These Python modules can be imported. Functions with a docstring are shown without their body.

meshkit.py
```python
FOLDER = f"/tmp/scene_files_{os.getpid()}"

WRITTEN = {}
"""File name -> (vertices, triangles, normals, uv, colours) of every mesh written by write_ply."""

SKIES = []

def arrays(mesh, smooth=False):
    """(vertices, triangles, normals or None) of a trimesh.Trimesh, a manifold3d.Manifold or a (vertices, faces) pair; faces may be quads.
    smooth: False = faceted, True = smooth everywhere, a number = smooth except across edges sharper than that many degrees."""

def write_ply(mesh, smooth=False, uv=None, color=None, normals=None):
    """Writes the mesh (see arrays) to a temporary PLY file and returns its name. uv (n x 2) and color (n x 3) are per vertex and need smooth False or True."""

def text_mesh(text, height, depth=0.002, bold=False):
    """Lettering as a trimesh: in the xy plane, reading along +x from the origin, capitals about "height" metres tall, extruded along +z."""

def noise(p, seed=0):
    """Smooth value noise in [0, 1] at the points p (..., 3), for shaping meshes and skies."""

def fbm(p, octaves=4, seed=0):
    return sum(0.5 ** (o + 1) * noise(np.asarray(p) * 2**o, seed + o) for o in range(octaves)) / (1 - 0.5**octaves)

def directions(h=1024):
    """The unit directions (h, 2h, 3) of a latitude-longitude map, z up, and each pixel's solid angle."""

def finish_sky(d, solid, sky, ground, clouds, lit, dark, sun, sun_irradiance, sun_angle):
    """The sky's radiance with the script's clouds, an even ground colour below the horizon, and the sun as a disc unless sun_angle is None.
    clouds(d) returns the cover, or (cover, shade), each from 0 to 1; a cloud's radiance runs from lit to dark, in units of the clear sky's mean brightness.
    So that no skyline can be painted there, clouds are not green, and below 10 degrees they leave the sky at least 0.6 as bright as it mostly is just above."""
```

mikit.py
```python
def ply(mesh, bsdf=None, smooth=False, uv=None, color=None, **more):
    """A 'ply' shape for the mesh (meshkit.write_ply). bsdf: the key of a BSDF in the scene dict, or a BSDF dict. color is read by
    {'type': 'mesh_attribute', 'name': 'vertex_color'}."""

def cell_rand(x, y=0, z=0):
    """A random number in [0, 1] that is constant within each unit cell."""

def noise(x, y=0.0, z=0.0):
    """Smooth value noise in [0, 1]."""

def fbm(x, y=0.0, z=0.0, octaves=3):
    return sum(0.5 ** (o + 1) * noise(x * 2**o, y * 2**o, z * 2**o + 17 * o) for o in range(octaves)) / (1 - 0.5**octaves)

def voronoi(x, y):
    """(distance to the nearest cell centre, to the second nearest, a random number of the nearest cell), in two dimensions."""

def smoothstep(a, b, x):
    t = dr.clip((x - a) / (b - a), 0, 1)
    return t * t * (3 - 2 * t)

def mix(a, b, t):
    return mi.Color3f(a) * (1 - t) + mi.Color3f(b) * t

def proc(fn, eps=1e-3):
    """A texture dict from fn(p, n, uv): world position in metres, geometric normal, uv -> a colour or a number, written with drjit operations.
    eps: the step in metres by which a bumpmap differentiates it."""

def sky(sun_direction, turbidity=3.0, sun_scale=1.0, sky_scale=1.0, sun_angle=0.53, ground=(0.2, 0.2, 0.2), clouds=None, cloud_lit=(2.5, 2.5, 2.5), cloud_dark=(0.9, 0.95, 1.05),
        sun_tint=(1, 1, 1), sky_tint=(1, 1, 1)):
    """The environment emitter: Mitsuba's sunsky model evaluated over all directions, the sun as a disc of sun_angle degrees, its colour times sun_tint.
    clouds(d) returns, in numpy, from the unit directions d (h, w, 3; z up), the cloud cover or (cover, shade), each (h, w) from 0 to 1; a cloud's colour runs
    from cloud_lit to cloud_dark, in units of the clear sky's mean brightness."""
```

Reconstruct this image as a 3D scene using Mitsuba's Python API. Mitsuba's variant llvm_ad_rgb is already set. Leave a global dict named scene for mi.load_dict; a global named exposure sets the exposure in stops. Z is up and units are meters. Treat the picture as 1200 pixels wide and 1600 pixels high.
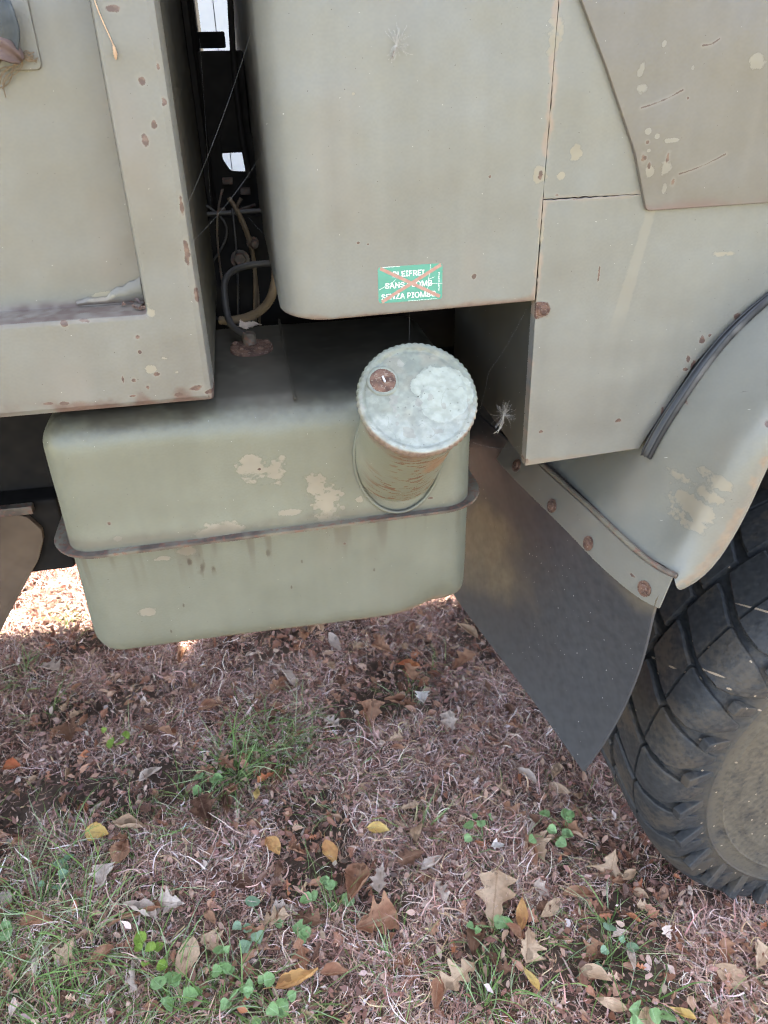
import math, random
import numpy as np
import trimesh, manifold3d
import shapely.geometry as sg
import drjit as dr
import mitsuba as mi
import mikit, meshkit
from mikit import noise, fbm, voronoi, smoothstep, mix
from scipy.interpolate import CubicSpline

scene, labels = {}, {}
T = mi.ScalarTransform4f
rng = np.random.default_rng(7)
V = np.array

# ------------------------------------------------------------------ camera, sky, exposure
exposure = 4.5
CAM = V([0, -0.95, 1.6])
R_ = V([[0.98411964, -0.10910498, 0.14001654], [-0.17617323, -0.50385545, 0.84563153], [-0.02171451, -0.85686976, -0.51507542]])
fwd, dwn = R_[:, 2], R_[:, 1]
scene['type'] = 'scene'
scene['camera'] = {'type': 'perspective', 'fov': 53.13, 'fov_axis': 'x', 'near_clip': 0.02, 'far_clip': 400.0,
                   'to_world': T().look_at(origin=CAM.tolist(), target=(CAM + fwd).tolist(), up=(-dwn).tolist())}
scene['sky'] = mikit.sky([0.20, 0.52, 0.88], turbidity=4, sky_tint=(1.08, 1.02, 0.985), sun_tint=(0.96, 1.03, 1.2), sun_angle=1.0, sun_scale=1.7,
                         clouds=lambda d: np.clip((meshkit.fbm(d * 3.0 + 5, 4, 3) - 0.42) * 3.2, 0, 0.85))

# ------------------------------------------------------------------ helpers
def key_for(name):
    if name not in scene and name not in labels:
        return name
    i = 1
    while f'{name}_{i:03d}' in scene or f'{name}_{i:03d}' in labels:
        i += 1
    return f'{name}_{i:03d}'

NEXT = {}
def put(name, shape, parent=None):
    full = name if parent is None else parent + '__' + name
    if full in scene or full in labels:
        i = NEXT.get(full, 1)
        while f'{full}_{i:03d}' in scene:
            i += 1
        NEXT[full] = i + 1
        full = f'{full}_{i:03d}'
    scene[full] = shape
    return full

def obj(name, mesh, bsdf, parent=None, smooth=30, **k):
    return put(name, mikit.ply(mesh, bsdf, smooth=smooth, **k), parent)

def tag(key, label, category=None, group=None, kind=None):
    d = {'label': label} if label else {}
    if category: d['category'] = category
    if group: d['group'] = group
    if kind: d['kind'] = kind
    labels[key] = d
    return key

def tm(v, f):
    f = np.asarray(f)
    if f.shape[1] == 4:
        f = np.vstack([f[:, [0, 1, 2]], f[:, [0, 2, 3]]])
    return trimesh.Trimesh(np.asarray(v, float), f, process=False)

def cat(*ms):
    return trimesh.util.concatenate([m for m in ms])

def grid_mesh(P, close_u=False, close_v=False, flip=False):
    nu, nv = P.shape[:2]
    i, j = np.meshgrid(np.arange(nu - (not close_u)), np.arange(nv - (not close_v)), indexing='ij')
    i2, j2 = (i + 1) % nu, (j + 1) % nv
    q = np.stack([i * nv + j, i2 * nv + j, i2 * nv + j2, i * nv + j2], -1).reshape(-1, 4)
    if flip: q = q[:, ::-1]
    return tm(P.reshape(-1, 3), q)

def rbox(lo, hi, r, arc=5, step=0.03):
    """rounded box with a fairly even, dense surface"""
    lo, hi = V(lo, float), V(hi, float)
    ax = []
    for k in range(3):
        a = lo[k] + r * (1 - np.cos(np.linspace(0, np.pi / 2, arc + 1)))
        b = hi[k] - (a[::-1] - lo[k])
        n = max(1, int((hi[k] - lo[k] - 2 * r) / step))
        ax.append(np.unique(np.round(np.r_[a, np.linspace(lo[k] + r, hi[k] - r, n + 1), b], 7)))
    ms = []
    for k in range(3):
        u, v = [m for m in range(3) if m != k]
        U, W = np.meshgrid(ax[u], ax[v], indexing='ij')
        for side, val in ((0, lo[k]), (1, hi[k])):
            P = np.zeros(U.shape + (3,)); P[..., u], P[..., v], P[..., k] = U, W, val
            g = grid_mesh(P); ms.append(g)
    m = cat(*ms)
    q = np.clip(m.vertices, lo + r, hi - r)
    d = m.vertices - q
    n = np.linalg.norm(d, axis=1, keepdims=True)
    m.vertices = q + r * d / np.maximum(n, 1e-9)
    m.merge_vertices(digits_vertex=6)
    m.fix_normals()
    return m

def box(lo, hi, r=0.004):
    return rbox(lo, hi, r, arc=2, step=9)

def spline(pts, n):
    pts = V(pts, float)
    s = np.r_[0, np.cumsum(np.linalg.norm(np.diff(pts, axis=0), axis=1))]
    return CubicSpline(s, pts, axis=0)(np.linspace(0, s[-1], n))

def tube(pts, r, sides=10, n=None):
    p = spline(pts, n) if n else V(pts, float)
    t = np.gradient(p, axis=0); t /= np.linalg.norm(t, axis=1, keepdims=True)
    a = np.cross(t, [0.13, 0.31, 0.94]); a /= np.linalg.norm(a, axis=1, keepdims=True)
    b = np.cross(t, a)
    ang = np.arange(sides) * 2 * np.pi / sides
    r = np.broadcast_to(r, (len(p),))[:, None, None]
    P = p[:, None] + r * (np.cos(ang)[None, :, None] * a[:, None] + np.sin(ang)[None, :, None] * b[:, None])
    m = grid_mesh(P, close_v=True)
    caps = []
    for k, o in ((0, 1), (len(p) - 1, -1)):
        base = len(m.vertices) + len(caps)
    v = np.vstack([m.vertices, p[0], p[-1]])
    n0, n1 = len(m.vertices), len(m.vertices) + 1
    L = (len(p) - 1) * sides
    f = [[n0, j, (j + 1) % sides] for j in range(sides)] + [[n1, L + (j + 1) % sides, L + j] for j in range(sides)]
    m = tm(v, np.vstack([m.faces, f])); m.fix_normals()
    return m

def ccw(P):
    P = V(P, float)
    a = np.sum(P[:, 0] * np.roll(P[:, 1], -1) - np.roll(P[:, 0], -1) * P[:, 1])
    return P if a > 0 else P[::-1]

def inset(P, d):
    e = np.roll(P, -1, 0) - P
    e /= np.linalg.norm(e, axis=1, keepdims=True)
    n = np.stack([-e[:, 1], e[:, 0]], 1)
    n0 = np.roll(n, 1, 0)
    m = n + n0
    return P + m * (d / np.maximum(1 + (n * n0).sum(1), 0.25))[:, None]

def round_poly(P, rad, n=5):
    """rounds the corners of polygon P by the given radius (scalar or list)"""
    P = V(P, float); out = []
    rad = np.broadcast_to(rad, (len(P),))
    for i in range(len(P)):
        a, b, c = P[i - 1], P[i], P[(i + 1) % len(P)]
        if rad[i] <= 0: out.append(b); continue
        u, w = (a - b) / np.linalg.norm(a - b), (c - b) / np.linalg.norm(c - b)
        t = min(rad[i] / np.tan(np.arccos(np.clip(u @ w, -1, 1)) / 2), 0.45 * np.linalg.norm(a - b), 0.45 * np.linalg.norm(c - b))
        for s in np.linspace(0, 1, n + 1):
            out.append((1 - s) ** 2 * (b + u * t) + 2 * s * (1 - s) * b + s * s * (b + w * t))
    return V(out)

def plate(P, y0, y1, bevel=0.001, ridge=None):
    """a sheet in the x-z plane between y0 (front) and y1, front edge rounded"""
    P = ccw(P)
    rings = [(inset(P, bevel), y0), (inset(P, bevel * 0.3), y0 + bevel * 0.3), (P, y0 + bevel), (P, y1)]
    v = np.vstack([np.c_[r[:, 0], np.full(len(r), y), r[:, 1]] for r, y in rings])
    n = len(P); f = []
    for k in range(3):
        for j in range(n):
            a, b = k * n + j, k * n + (j + 1) % n
            f += [[a, b, b + n], [a, b + n, a + n]]
    def tri(r):
        vv, ff = trimesh.creation.triangulate_polygon(sg.Polygon(r), engine='earcut')
        idx = [int(np.argmin(((r - x) ** 2).sum(1))) for x in vv]
        return V(idx)[ff]
    f += tri(rings[0][0]).tolist() + (tri(P) + 3 * n)[:, ::-1].tolist()
    m = tm(v, f); m.fix_normals()
    return m

def shell(P, t):
    """a grid of points given a thickness t along its normals"""
    du, dv = np.gradient(P, axis=0), np.gradient(P, axis=1)
    n = np.cross(du, dv); n /= np.linalg.norm(n, axis=-1, keepdims=True) + 1e-12
    Q = P + n * t
    nu, nv = P.shape[:2]
    A, B = grid_mesh(P), grid_mesh(Q, flip=True)
    idx = np.arange(nu * nv).reshape(nu, nv)
    loop = np.r_[idx[:-1, 0], idx[-1, :-1], idx[:0:-1, -1], idx[0, :0:-1]]
    nx = np.roll(loop, -1); N = nu * nv
    side = np.c_[loop, nx, nx + N, loop + N]
    m = tm(np.vstack([A.vertices, B.vertices]), np.vstack([A.faces, B.faces + N, side[:, [0, 2, 1]], side[:, [0, 3, 2]]]))
    m.fix_normals()
    return m

def wobble(m, amp, freq, seed=0):
    n = meshkit.fbm(m.vertices * freq + 11.3, 3, seed) - 0.5
    m.vertices = m.vertices + m.vertex_normals * (n * 2 * amp)[:, None]
    return m

def lathe(profile, n=48):
    """profile (r, h) about +z"""
    p = V(profile, float); a = np.arange(n) * 2 * np.pi / n
    P = np.stack([p[:, None, 0] * np.cos(a), p[:, None, 0] * np.sin(a), np.broadcast_to(p[:, None, 1], (len(p), n))], -1)
    m = grid_mesh(P, close_v=True)
    return m

def place(m, M):
    m = m.copy(); m.apply_transform(M); return m

def frame(origin, z, x=None):
    z = V(z, float); z /= np.linalg.norm(z)
    x = V([1, 0, 0.0]) if x is None else V(x, float)
    x = x - z * (x @ z); x /= np.linalg.norm(x)
    M = np.eye(4); M[:3, 0], M[:3, 1], M[:3, 2], M[:3, 3] = x, np.cross(z, x), z, origin
    return M

def hexhead(r, h):
    a = np.arange(6) * np.pi / 3
    P = np.stack([np.c_[r * k * np.cos(a), r * k * np.sin(a), np.full(6, z)] for k, z in ((1, 0), (1, h * .75), (0.82, h))])
    m = grid_mesh(P, close_v=True)
    v = np.vstack([m.vertices, [0, 0, h * 1.02]])
    f = np.vstack([m.faces, [[12 + j, 12 + (j + 1) % 6, 18] for j in range(6)]])
    w = trimesh.creation.cylinder(r * 1.45, 0.002, sections=16); w.apply_translation([0, 0, 0.001])
    m = tm(v, f); m.fix_normals()
    return cat(m, w)

# ------------------------------------------------------------------ materials
def bs(name, base, rough=0.5, spec=0.4, metallic=0.0, bump=None, bscale=1.0, beps=5e-4, two=False):
    col = base if isinstance(base, dict) else {'type': 'rgb', 'value': list(base)}
    d = {'type': 'principled', 'base_color': col, 'roughness': rough, 'specular': spec, 'metallic': metallic}
    if bump is not None:
        d = {'type': 'bumpmap', 'arbitrary': mikit.proc(bump, eps=beps), 'scale': bscale, 'bsdf': d}
    scene[name] = {'type': 'twosided', 'bsdf': d}
    return name

RUST, RUST2, HALO, PRIM = (0.066, 0.040, 0.033), (0.118, 0.074, 0.057), (0.185, 0.165, 0.135), (0.188, 0.167, 0.126)

def spots_mask(p, spots, n1, n2, wob=0.9):
    m = mi.Float(0); halo = mi.Float(0)
    for x, z, rx, rz in spots:
        d = (dr.sqrt(dr.square((p.x - x) / rx) + dr.square((p.z - z) / rz)) + (n1 - 0.5) * wob + (n2 - 0.5) * 1.1) * 1.18
        m = dr.maximum(m, 1 - smoothstep(0.72, 1.12, d))
        halo = dr.maximum(halo, 1 - smoothstep(1.0, 2.1, d))
    return m, halo

def paint(base, rust=(), chips=(), extra=None, dirt=0.10, warm=(0.36, 0.31, 0.24)):
    base = tuple(0.93 * float(q) for q in base); prim = PRIM
    def fn(p, n, uv):
        big = fbm(p.x * 5 + 3, p.y * 5, p.z * 5, 3)
        mid = fbm(p.x * 40, p.y * 40 + 9, p.z * 40, 3)
        fin = noise(p.x * 420, p.y * 420, p.z * 420)
        ed = fbm(p.x * 170, p.y * 170, p.z * 170 + 4, 3)
        c = mi.Color3f(*base) * (1 + (big - 0.5) * 0.14 + (mid - 0.5) * 0.07 + (fin - 0.5) * 0.07)
        c = mix(c, warm, smoothstep(0.52, 0.8, fbm(p.x * 9 + 40, p.y * 9, p.z * 4, 3)) * dirt * 2.2)
        # rain streaks
        c = c * (1 + (fbm(p.x * 55 + p.y * 30, p.z * 4.0, 2.0, 3) - 0.5) * 0.13)
        # tiny specks of grit and of pale dust
        f1, f2, r = voronoi((p.x + p.y * 0.7) * 95, (p.z + p.y * 0.43) * 95)
        c = mix(c, (0.05, 0.04, 0.035), (1 - smoothstep(0.03, 0.03 + 0.9 * r, f1)) * dr.select(r < 0.055, 0.7, 0.0))
        c = mix(c, (0.5, 0.49, 0.46), (1 - smoothstep(0.02, 0.02 + 0.9 * (r - 0.48), f1)) * dr.select((r > 0.5) & (r < 0.53), 0.6, 0.0))
        if chips:
            m, h = spots_mask(p, chips, fbm(p.x * 45, p.y * 45, p.z * 45, 2), ed, 1.5)
            c = mix(c, mi.Color3f(*base) * 0.7, h * (1 - m) * smoothstep(0.90, 1.0, h) * 0.3)
            c = mix(c, mi.Color3f(*prim) * (0.85 + 0.3 * mid), m)
        if rust:
            m, h = spots_mask(p, rust, mid, ed)
            c = mix(c, HALO, h * 0.3 * (1 - m))
            c = mix(c, mix(RUST, RUST2, smoothstep(0.35, 0.7, ed + 0.35 * (1 - m))), m)
        if extra is not None:
            c = extra(p, c, mid, ed)
        return c
    return mikit.proc(fn)

def paint_bump(p, n, uv):
    return (fbm(p.x * 18, p.y * 18, p.z * 18, 2) - 0.5) * 0.0030 + (fbm(p.x * 5 + 3, p.y * 5, p.z * 5, 2) - 0.5) * 0.012 + (noise(p.x * 300, p.y * 300, p.z * 300) - 0.5) * 0.00012

OLIVE = (0.138, 0.131, 0.112)

def body_extra(p, c, mid, ed):
    # rusty lower edge, edge wear of the corner, grime on the ledge
    low = (1 - smoothstep(1.219, 1.236, p.z + (mid - 0.5) * 0.03)) * smoothstep(0.40, 0.56, fbm(p.x * 30, 1.7, p.z * 20, 2) + (p.x + 0.2) * 0.45)
    c = mix(c, mix(RUST, RUST2, ed), low * 0.9)
    low2 = (1 - smoothstep(1.214, 1.222, p.z + (ed - 0.5) * 0.006))
    c = mix(c, mix((0.17, 0.125, 0.085), RUST2, ed), low2 * 0.75 * smoothstep(0.3, 0.5, mid))
    ledge = smoothstep(1.327, 1.332, p.z) * (1 - smoothstep(1.338, 1.348, p.z)) * dr.select(p.x < -0.126, 1.0, 0.0) * dr.select(p.y > 0.0035, 1.0, 0.35)
    c = mix(c, mix((0.095, 0.068, 0.058), (0.155, 0.135, 0.115), smoothstep(0.3, 0.7, mid)), ledge * smoothstep(0.25, 0.5, mid + 0.12))
    edge = smoothstep(-0.0645, -0.0622, p.x) * (1 - smoothstep(0.0, 0.006, p.y)) * smoothstep(0.42, 0.62, fbm(p.x * 20, 3.3, p.z * 14, 3))
    return mix(c, mix((0.125, 0.08, 0.062), (0.195, 0.135, 0.108), ed), edge * 0.85)

body_rust = [(-.087, 1.579, .005, .0055), (-.068, 1.558, .0044, .0055), (-.069, 1.591, .003, .005), (-.082, 1.538, .004, .006), (-.094, 1.522, .004, .0065), (-.103, 1.642, .009, .0045), (-.066, 1.454, .0032, .0135), (-.068, 1.405, .004, .0175), (-.064, 1.353, .0036, .012),
             (-.155, 1.253, .0036, .0034), (-.168, 1.256, .0018, .0055), (-.127, 1.259, .0055, .004), (-.14, 1.242, .0038, .004), (-.142, 1.289, .0026, .003), (-.141, 1.307, .005, .004), (-.066, 1.229, .008, .005), (-.080, 1.236, .010, .005), (-.263, 1.232, .0072, .0026), (-.244, 1.231, .0064, .0026),
             (-.222, 1.331, .005, .006), (-.199, 1.332, .0105, .004), (-.16, 1.233, .0055, .0022), (-.105, 1.229, .006, .003)]
body_rust = [(a_, b_, .85 * c_, .85 * d_) for a_, b_, c_, d_ in body_rust]
body_chips = [(-.132, 1.265, .0063, .004), (-.101, 1.259, .005, .0036), (-.113, 1.278, .008, .0036), (-.120, 1.335, .009, .010), (-.180, 1.346, .016, .007)]
bs('paint_body', paint(OLIVE, body_rust, body_chips, body_extra, warm=(0.148, 0.126, 0.105), dirt=0.22), 0.44, 0.45, bump=paint_bump)

def cab_extra(p, c, mid, ed):
    # cracked seams: peach primer beside a dark line; rusty lower lip
    w = (fbm(p.z * 90, 2.0, 0.0, 3) - 0.5) * 0.010
    d1 = dr.abs(p.x - 0.3633 + w)
    f = smoothstep(0.30, 0.62, fbm(p.z * 28, 7.0, 0.0, 3))
    c = mix(c, (0.205, 0.155, 0.12), (1 - smoothstep(0.001, 0.0016 + 0.0055 * f, d1)) * f * 0.8)
    d2 = dr.abs(p.z - 1.4395 + (fbm(p.x * 70, 3.0, 0.0, 2) - 0.5) * 0.006) + dr.select((p.x > 0.362) & (p.x < 0.52), 0.0, 1.0)
    c = mix(c, (0.185, 0.15, 0.12), (1 - smoothstep(0.001, 0.005, d2)) * 0.5)
    low = 1 - smoothstep(0.0, 0.008, p.z - (1.3162 + 0.0179 * (p.x - 0.363)) + (mid - 0.5) * 0.012)
    c = mix(c, mix((0.095, 0.058, 0.044), (0.155, 0.115, 0.085), ed), low * 0.85 * dr.select(p.x < 0.362, 1.0, 0.0))
    low2 = (1 - smoothstep(1.079, 1.086, p.z + (mid - 0.5) * 0.01))
    c = mix(c, (0.155, 0.115, 0.08), low2 * 0.6 * dr.select(p.x > 0.362, 1.0, 0.0))
    # pale run below the corner of the plate
    run = dr.abs(p.x - 0.508 + (1.42 - p.z) * 0.17) - 0.006 - (1.42 - p.z) * 0.03
    c = mix(c, (0.175, 0.162, 0.132), (1 - smoothstep(-0.002, 0.002, run + (ed - 0.5) * 0.003)) * smoothstep(1.25, 1.31, p.z) * dr.select(p.z < 1.42, 0.65, 0.0))
    # scuffed, rusty edge along the wheel opening
    return c

cab_rust = [(.295, 1.469, .0018, .0018), (.28, 1.353, .003, .0038), (.358, 1.467, .003, .0055), (.375, 1.304, .0095, .011), (.506, 1.132, .005, .004), (.614, 1.245, .005, .006), (.624, 1.25, .0032, .0025), (.598, 1.218, .0036, .0063), (.596, 1.202, .004, .0026), (.388, 1.126, .003, .0025), (.371, 1.081, .003, .005),
            (.381, 1.444, .003, .0025), (.406, 1.4385, .0055, .0015), (.454, 1.439, .004, .0014), (.608, 1.208, .004, .010), (.146, 1.4, .0018, .0018), (.134, 1.402, .002, .0016), (.448, 1.344, .0014, .010), (.660, 1.274, .005, .006), (.572, 1.140, .003, .008)]
cab_chips = [(.362, 1.60, .010, .022), (.356, 1.47, .007, .011), (.40, 1.491, .008, .009), (.383, 1.466, .004, .004), (.365, 1.36, .004, .02), (.365, 1.40, .004, .012), (.62, 1.36, .016, .004), (.135, 1.56, .004, .003)]
bs('paint_cab', paint((0.150, 0.147, 0.129), cab_rust, cab_chips, cab_extra, warm=(0.155, 0.134, 0.112), dirt=0.22), 0.44, 0.45, bump=paint_bump)

def door_extra(p, c, mid, ed):
    low = 1 - smoothstep(1.421, 1.434, p.z + (mid - 0.5) * 0.016)
    c = mix(c, (0.115, 0.076, 0.068), low * 0.8 * (1 - 0.6 * smoothstep(0.56, 0.66, p.x)))
    e = (p.x - 0.5015) + (p.z - 1.42) * 0.455 + (ed - 0.5) * 0.004
    for x0, z0, x1, z1 in ((0.473, 1.536, 0.522, 1.553), (0.535, 1.462, 0.592, 1.482), (0.538, 1.597, 0.557, 1.603)):
        t = dr.clip(((p.x - x0) * (x1 - x0) + (p.z - z0) * (z1 - z0)) / ((x1 - x0) ** 2 + (z1 - z0) ** 2), 0, 1)
        d = dr.sqrt(dr.square(p.x - x0 - t * (x1 - x0)) + dr.square(p.z - z0 - t * (z1 - z0) + dr.sin(t * 3.14) * 0.002))
        c = mix(c, (0.155, 0.134, 0.11), (1 - smoothstep(0.001, 0.0045, d)) * 0.5)
        c = mix(c, (0.055, 0.030, 0.024), (1 - smoothstep(0.0004, 0.0011, d + (ed - 0.5) * 0.001)) * 0.9)
    return c
door_chips = [(x_, z_, 0.8 * a_, 0.8 * b_) for x_, z_, a_, b_ in [(.467, 1.575, .008, .012), (.470, 1.555, .009, .008), (.485, 1.51, .005, .005), (.52, 1.50, .014, .004), (.498, 1.505, .004, .004), (.515, 1.47, .010, .012), (.495, 1.466, .008, .010), (.518, 1.447, .005, .010), (.49, 1.49, .004, .003), (.53, 1.575, .003, .004), (.61, 1.58, .012, .010), (.49, 1.60, .004, .006)]]
door_rust = [(.516, 1.482, .003, .007), (.493, 1.474, .003, .005), (.487, 1.499, .003, .003), (.528, 1.453, .003, .004), (.53, 1.544, .002, .002), (.484, 1.481, .004, .006), (.449, 1.522, .003, .012)]
PRIM = (0.160, 0.146, 0.120)
bs('paint_door', paint((0.118, 0.106, 0.090), door_rust, door_chips, door_extra, warm=(0.115, 0.096, 0.084), dirt=0.25), 0.42, 0.45, bump=paint_bump)

PRIM = (0.190, 0.168, 0.128)
def tank_extra(p, c, mid, ed):
    # drips and grime below the flange, rusty bottom edge, grimy top darkened further to paint in shade
    run = smoothstep(0.55, 0.75, fbm(p.x * 75, 5.0, p.z * 5, 2)) * smoothstep(0.90, 0.975, p.z) * (1 - smoothstep(0.99, 0.998, p.z))
    c = mix(c, (0.075, 0.058, 0.042), run * 0.4)
    st = smoothstep(0.62, 0.74, fbm(p.x * 60, 9.0, p.z * 22, 3)) * (1 - smoothstep(0.012, 0.03, dr.abs(p.z - 0.945 + (mid - 0.5) * 0.04))) * smoothstep(-0.19, -0.15, p.x) * (1 - smoothstep(-0.03, 0.0, p.x))
    c = mix(c, (0.055, 0.042, 0.030), st * 0.9)
    f1, f2, r = voronoi(p.x * 24, p.z * 11)
    c = mix(c, (0.06, 0.048, 0.035), (1 - smoothstep(0.02, 0.05, f1)) * dr.select(r < 0.2, 0.8, 0.0) * dr.select(p.z < 0.95, 1.0, 0.0))
    low = 1 - smoothstep(0.795, 0.803, p.z + (mid - 0.5) * 0.012 - dr.maximum(0.0, p.x - 0.16) * 0.18)
    c = mix(c, mix((0.21, 0.15, 0.09), (0.13, 0.075, 0.048), ed), low * 0.7 * smoothstep(0.35, 0.55, mid))
    gr = smoothstep(0.986, 1.0, p.z) * (1 - smoothstep(1.002, 1.022, p.z + (mid - 0.5) * 0.02))
    c = mix(c, (0.085, 0.074, 0.058), gr * 0.6)
    top = smoothstep(1.160, 1.191, p.z + (mid - 0.5) * 0.03)  # mask for the grime and painted shade on the tank top
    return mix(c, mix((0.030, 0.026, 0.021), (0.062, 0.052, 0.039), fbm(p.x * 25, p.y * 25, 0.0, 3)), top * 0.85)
tank_chips = [(-.022, 1.098, .024, .021), (0.008, 1.092, .017, .022), (-.085, 1.004, .044, .019), (.076, 1.030, .025, .030), (.062, 1.058, .016, .022), (.024, 1.022, .026, .006), (-.135, .975, .024, .010), (-.03, 1.117, .004, .004), (-.17, .968, .014, .006), (.125, 1.03, .006, .006), (-.208, .873, .012, .008), (-.225, 1.009, .008, .006), (.10, 1.02, .006, .006)]
tank_rust = [(-.232, 1.035, .003, .003), (.234, 1.02, .004, .002), (.10, .955, .003, .003), (-.015, 1.096, .002, .002), (.262, .80, .03, .003), (.24, .797, .03, .003)]
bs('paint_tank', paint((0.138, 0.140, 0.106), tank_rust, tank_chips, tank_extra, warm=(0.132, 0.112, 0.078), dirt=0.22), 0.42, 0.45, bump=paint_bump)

NECK0, AX = V([0.187, 0.03, 1.0996]), V([0, -math.cos(math.radians(47)), math.sin(math.radians(47))])
CAPC = V([0.186, -0.1, 1.239])
CU, CV_ = V([1, 0, 0.0]), V([0, math.sin(math.radians(47)), math.cos(math.radians(47))])

def dotc(p, a, o):
    a, o = [float(q) for q in a], [float(q) for q in o]
    return (p.x - o[0]) * a[0] + (p.y - o[1]) * a[1] + (p.z - o[2]) * a[2]

def neck_extra(p, c, mid, ed):
    t, u = dotc(p, AX, CAPC), p.x - CAPC[0]
    # rust below the cap, then short streaks that lie round the neck
    c = mix(c, mix((0.085, 0.057, 0.045), (0.16, 0.095, 0.065), ed), smoothstep(-0.062, -0.030, t + (mid - 0.5) * 0.045) * 0.95)
    st = noise(u * 95 + p.y * 60, t * 330, p.y * 30)
    area = smoothstep(0.42, 0.70, fbm(u * 16 + 4, t * 12, 2.0, 2) + 0.25 * (1 - smoothstep(0.0, 0.03, dr.abs(u - 0.022)))) * (1 - smoothstep(0.055, 0.075, dr.abs(u - 0.012)))
    c = mix(c, mix((0.09, 0.05, 0.03), (0.145, 0.08, 0.045), ed), smoothstep(0.60, 0.72, st) * area * 0.9)
    core = (1 - smoothstep(0.006, 0.026, dr.sqrt(dr.square((u - 0.030)) + dr.square((t + 0.075) * 0.8 + u * 0.4)) + (mid - 0.5) * 0.03))
    return mix(c, mix((0.15, 0.072, 0.038), (0.21, 0.12, 0.066), ed), core * 0.7)
bs('paint_neck', paint((0.148, 0.148, 0.108), (), (), neck_extra), 0.5, 0.4, bump=paint_bump)

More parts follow.
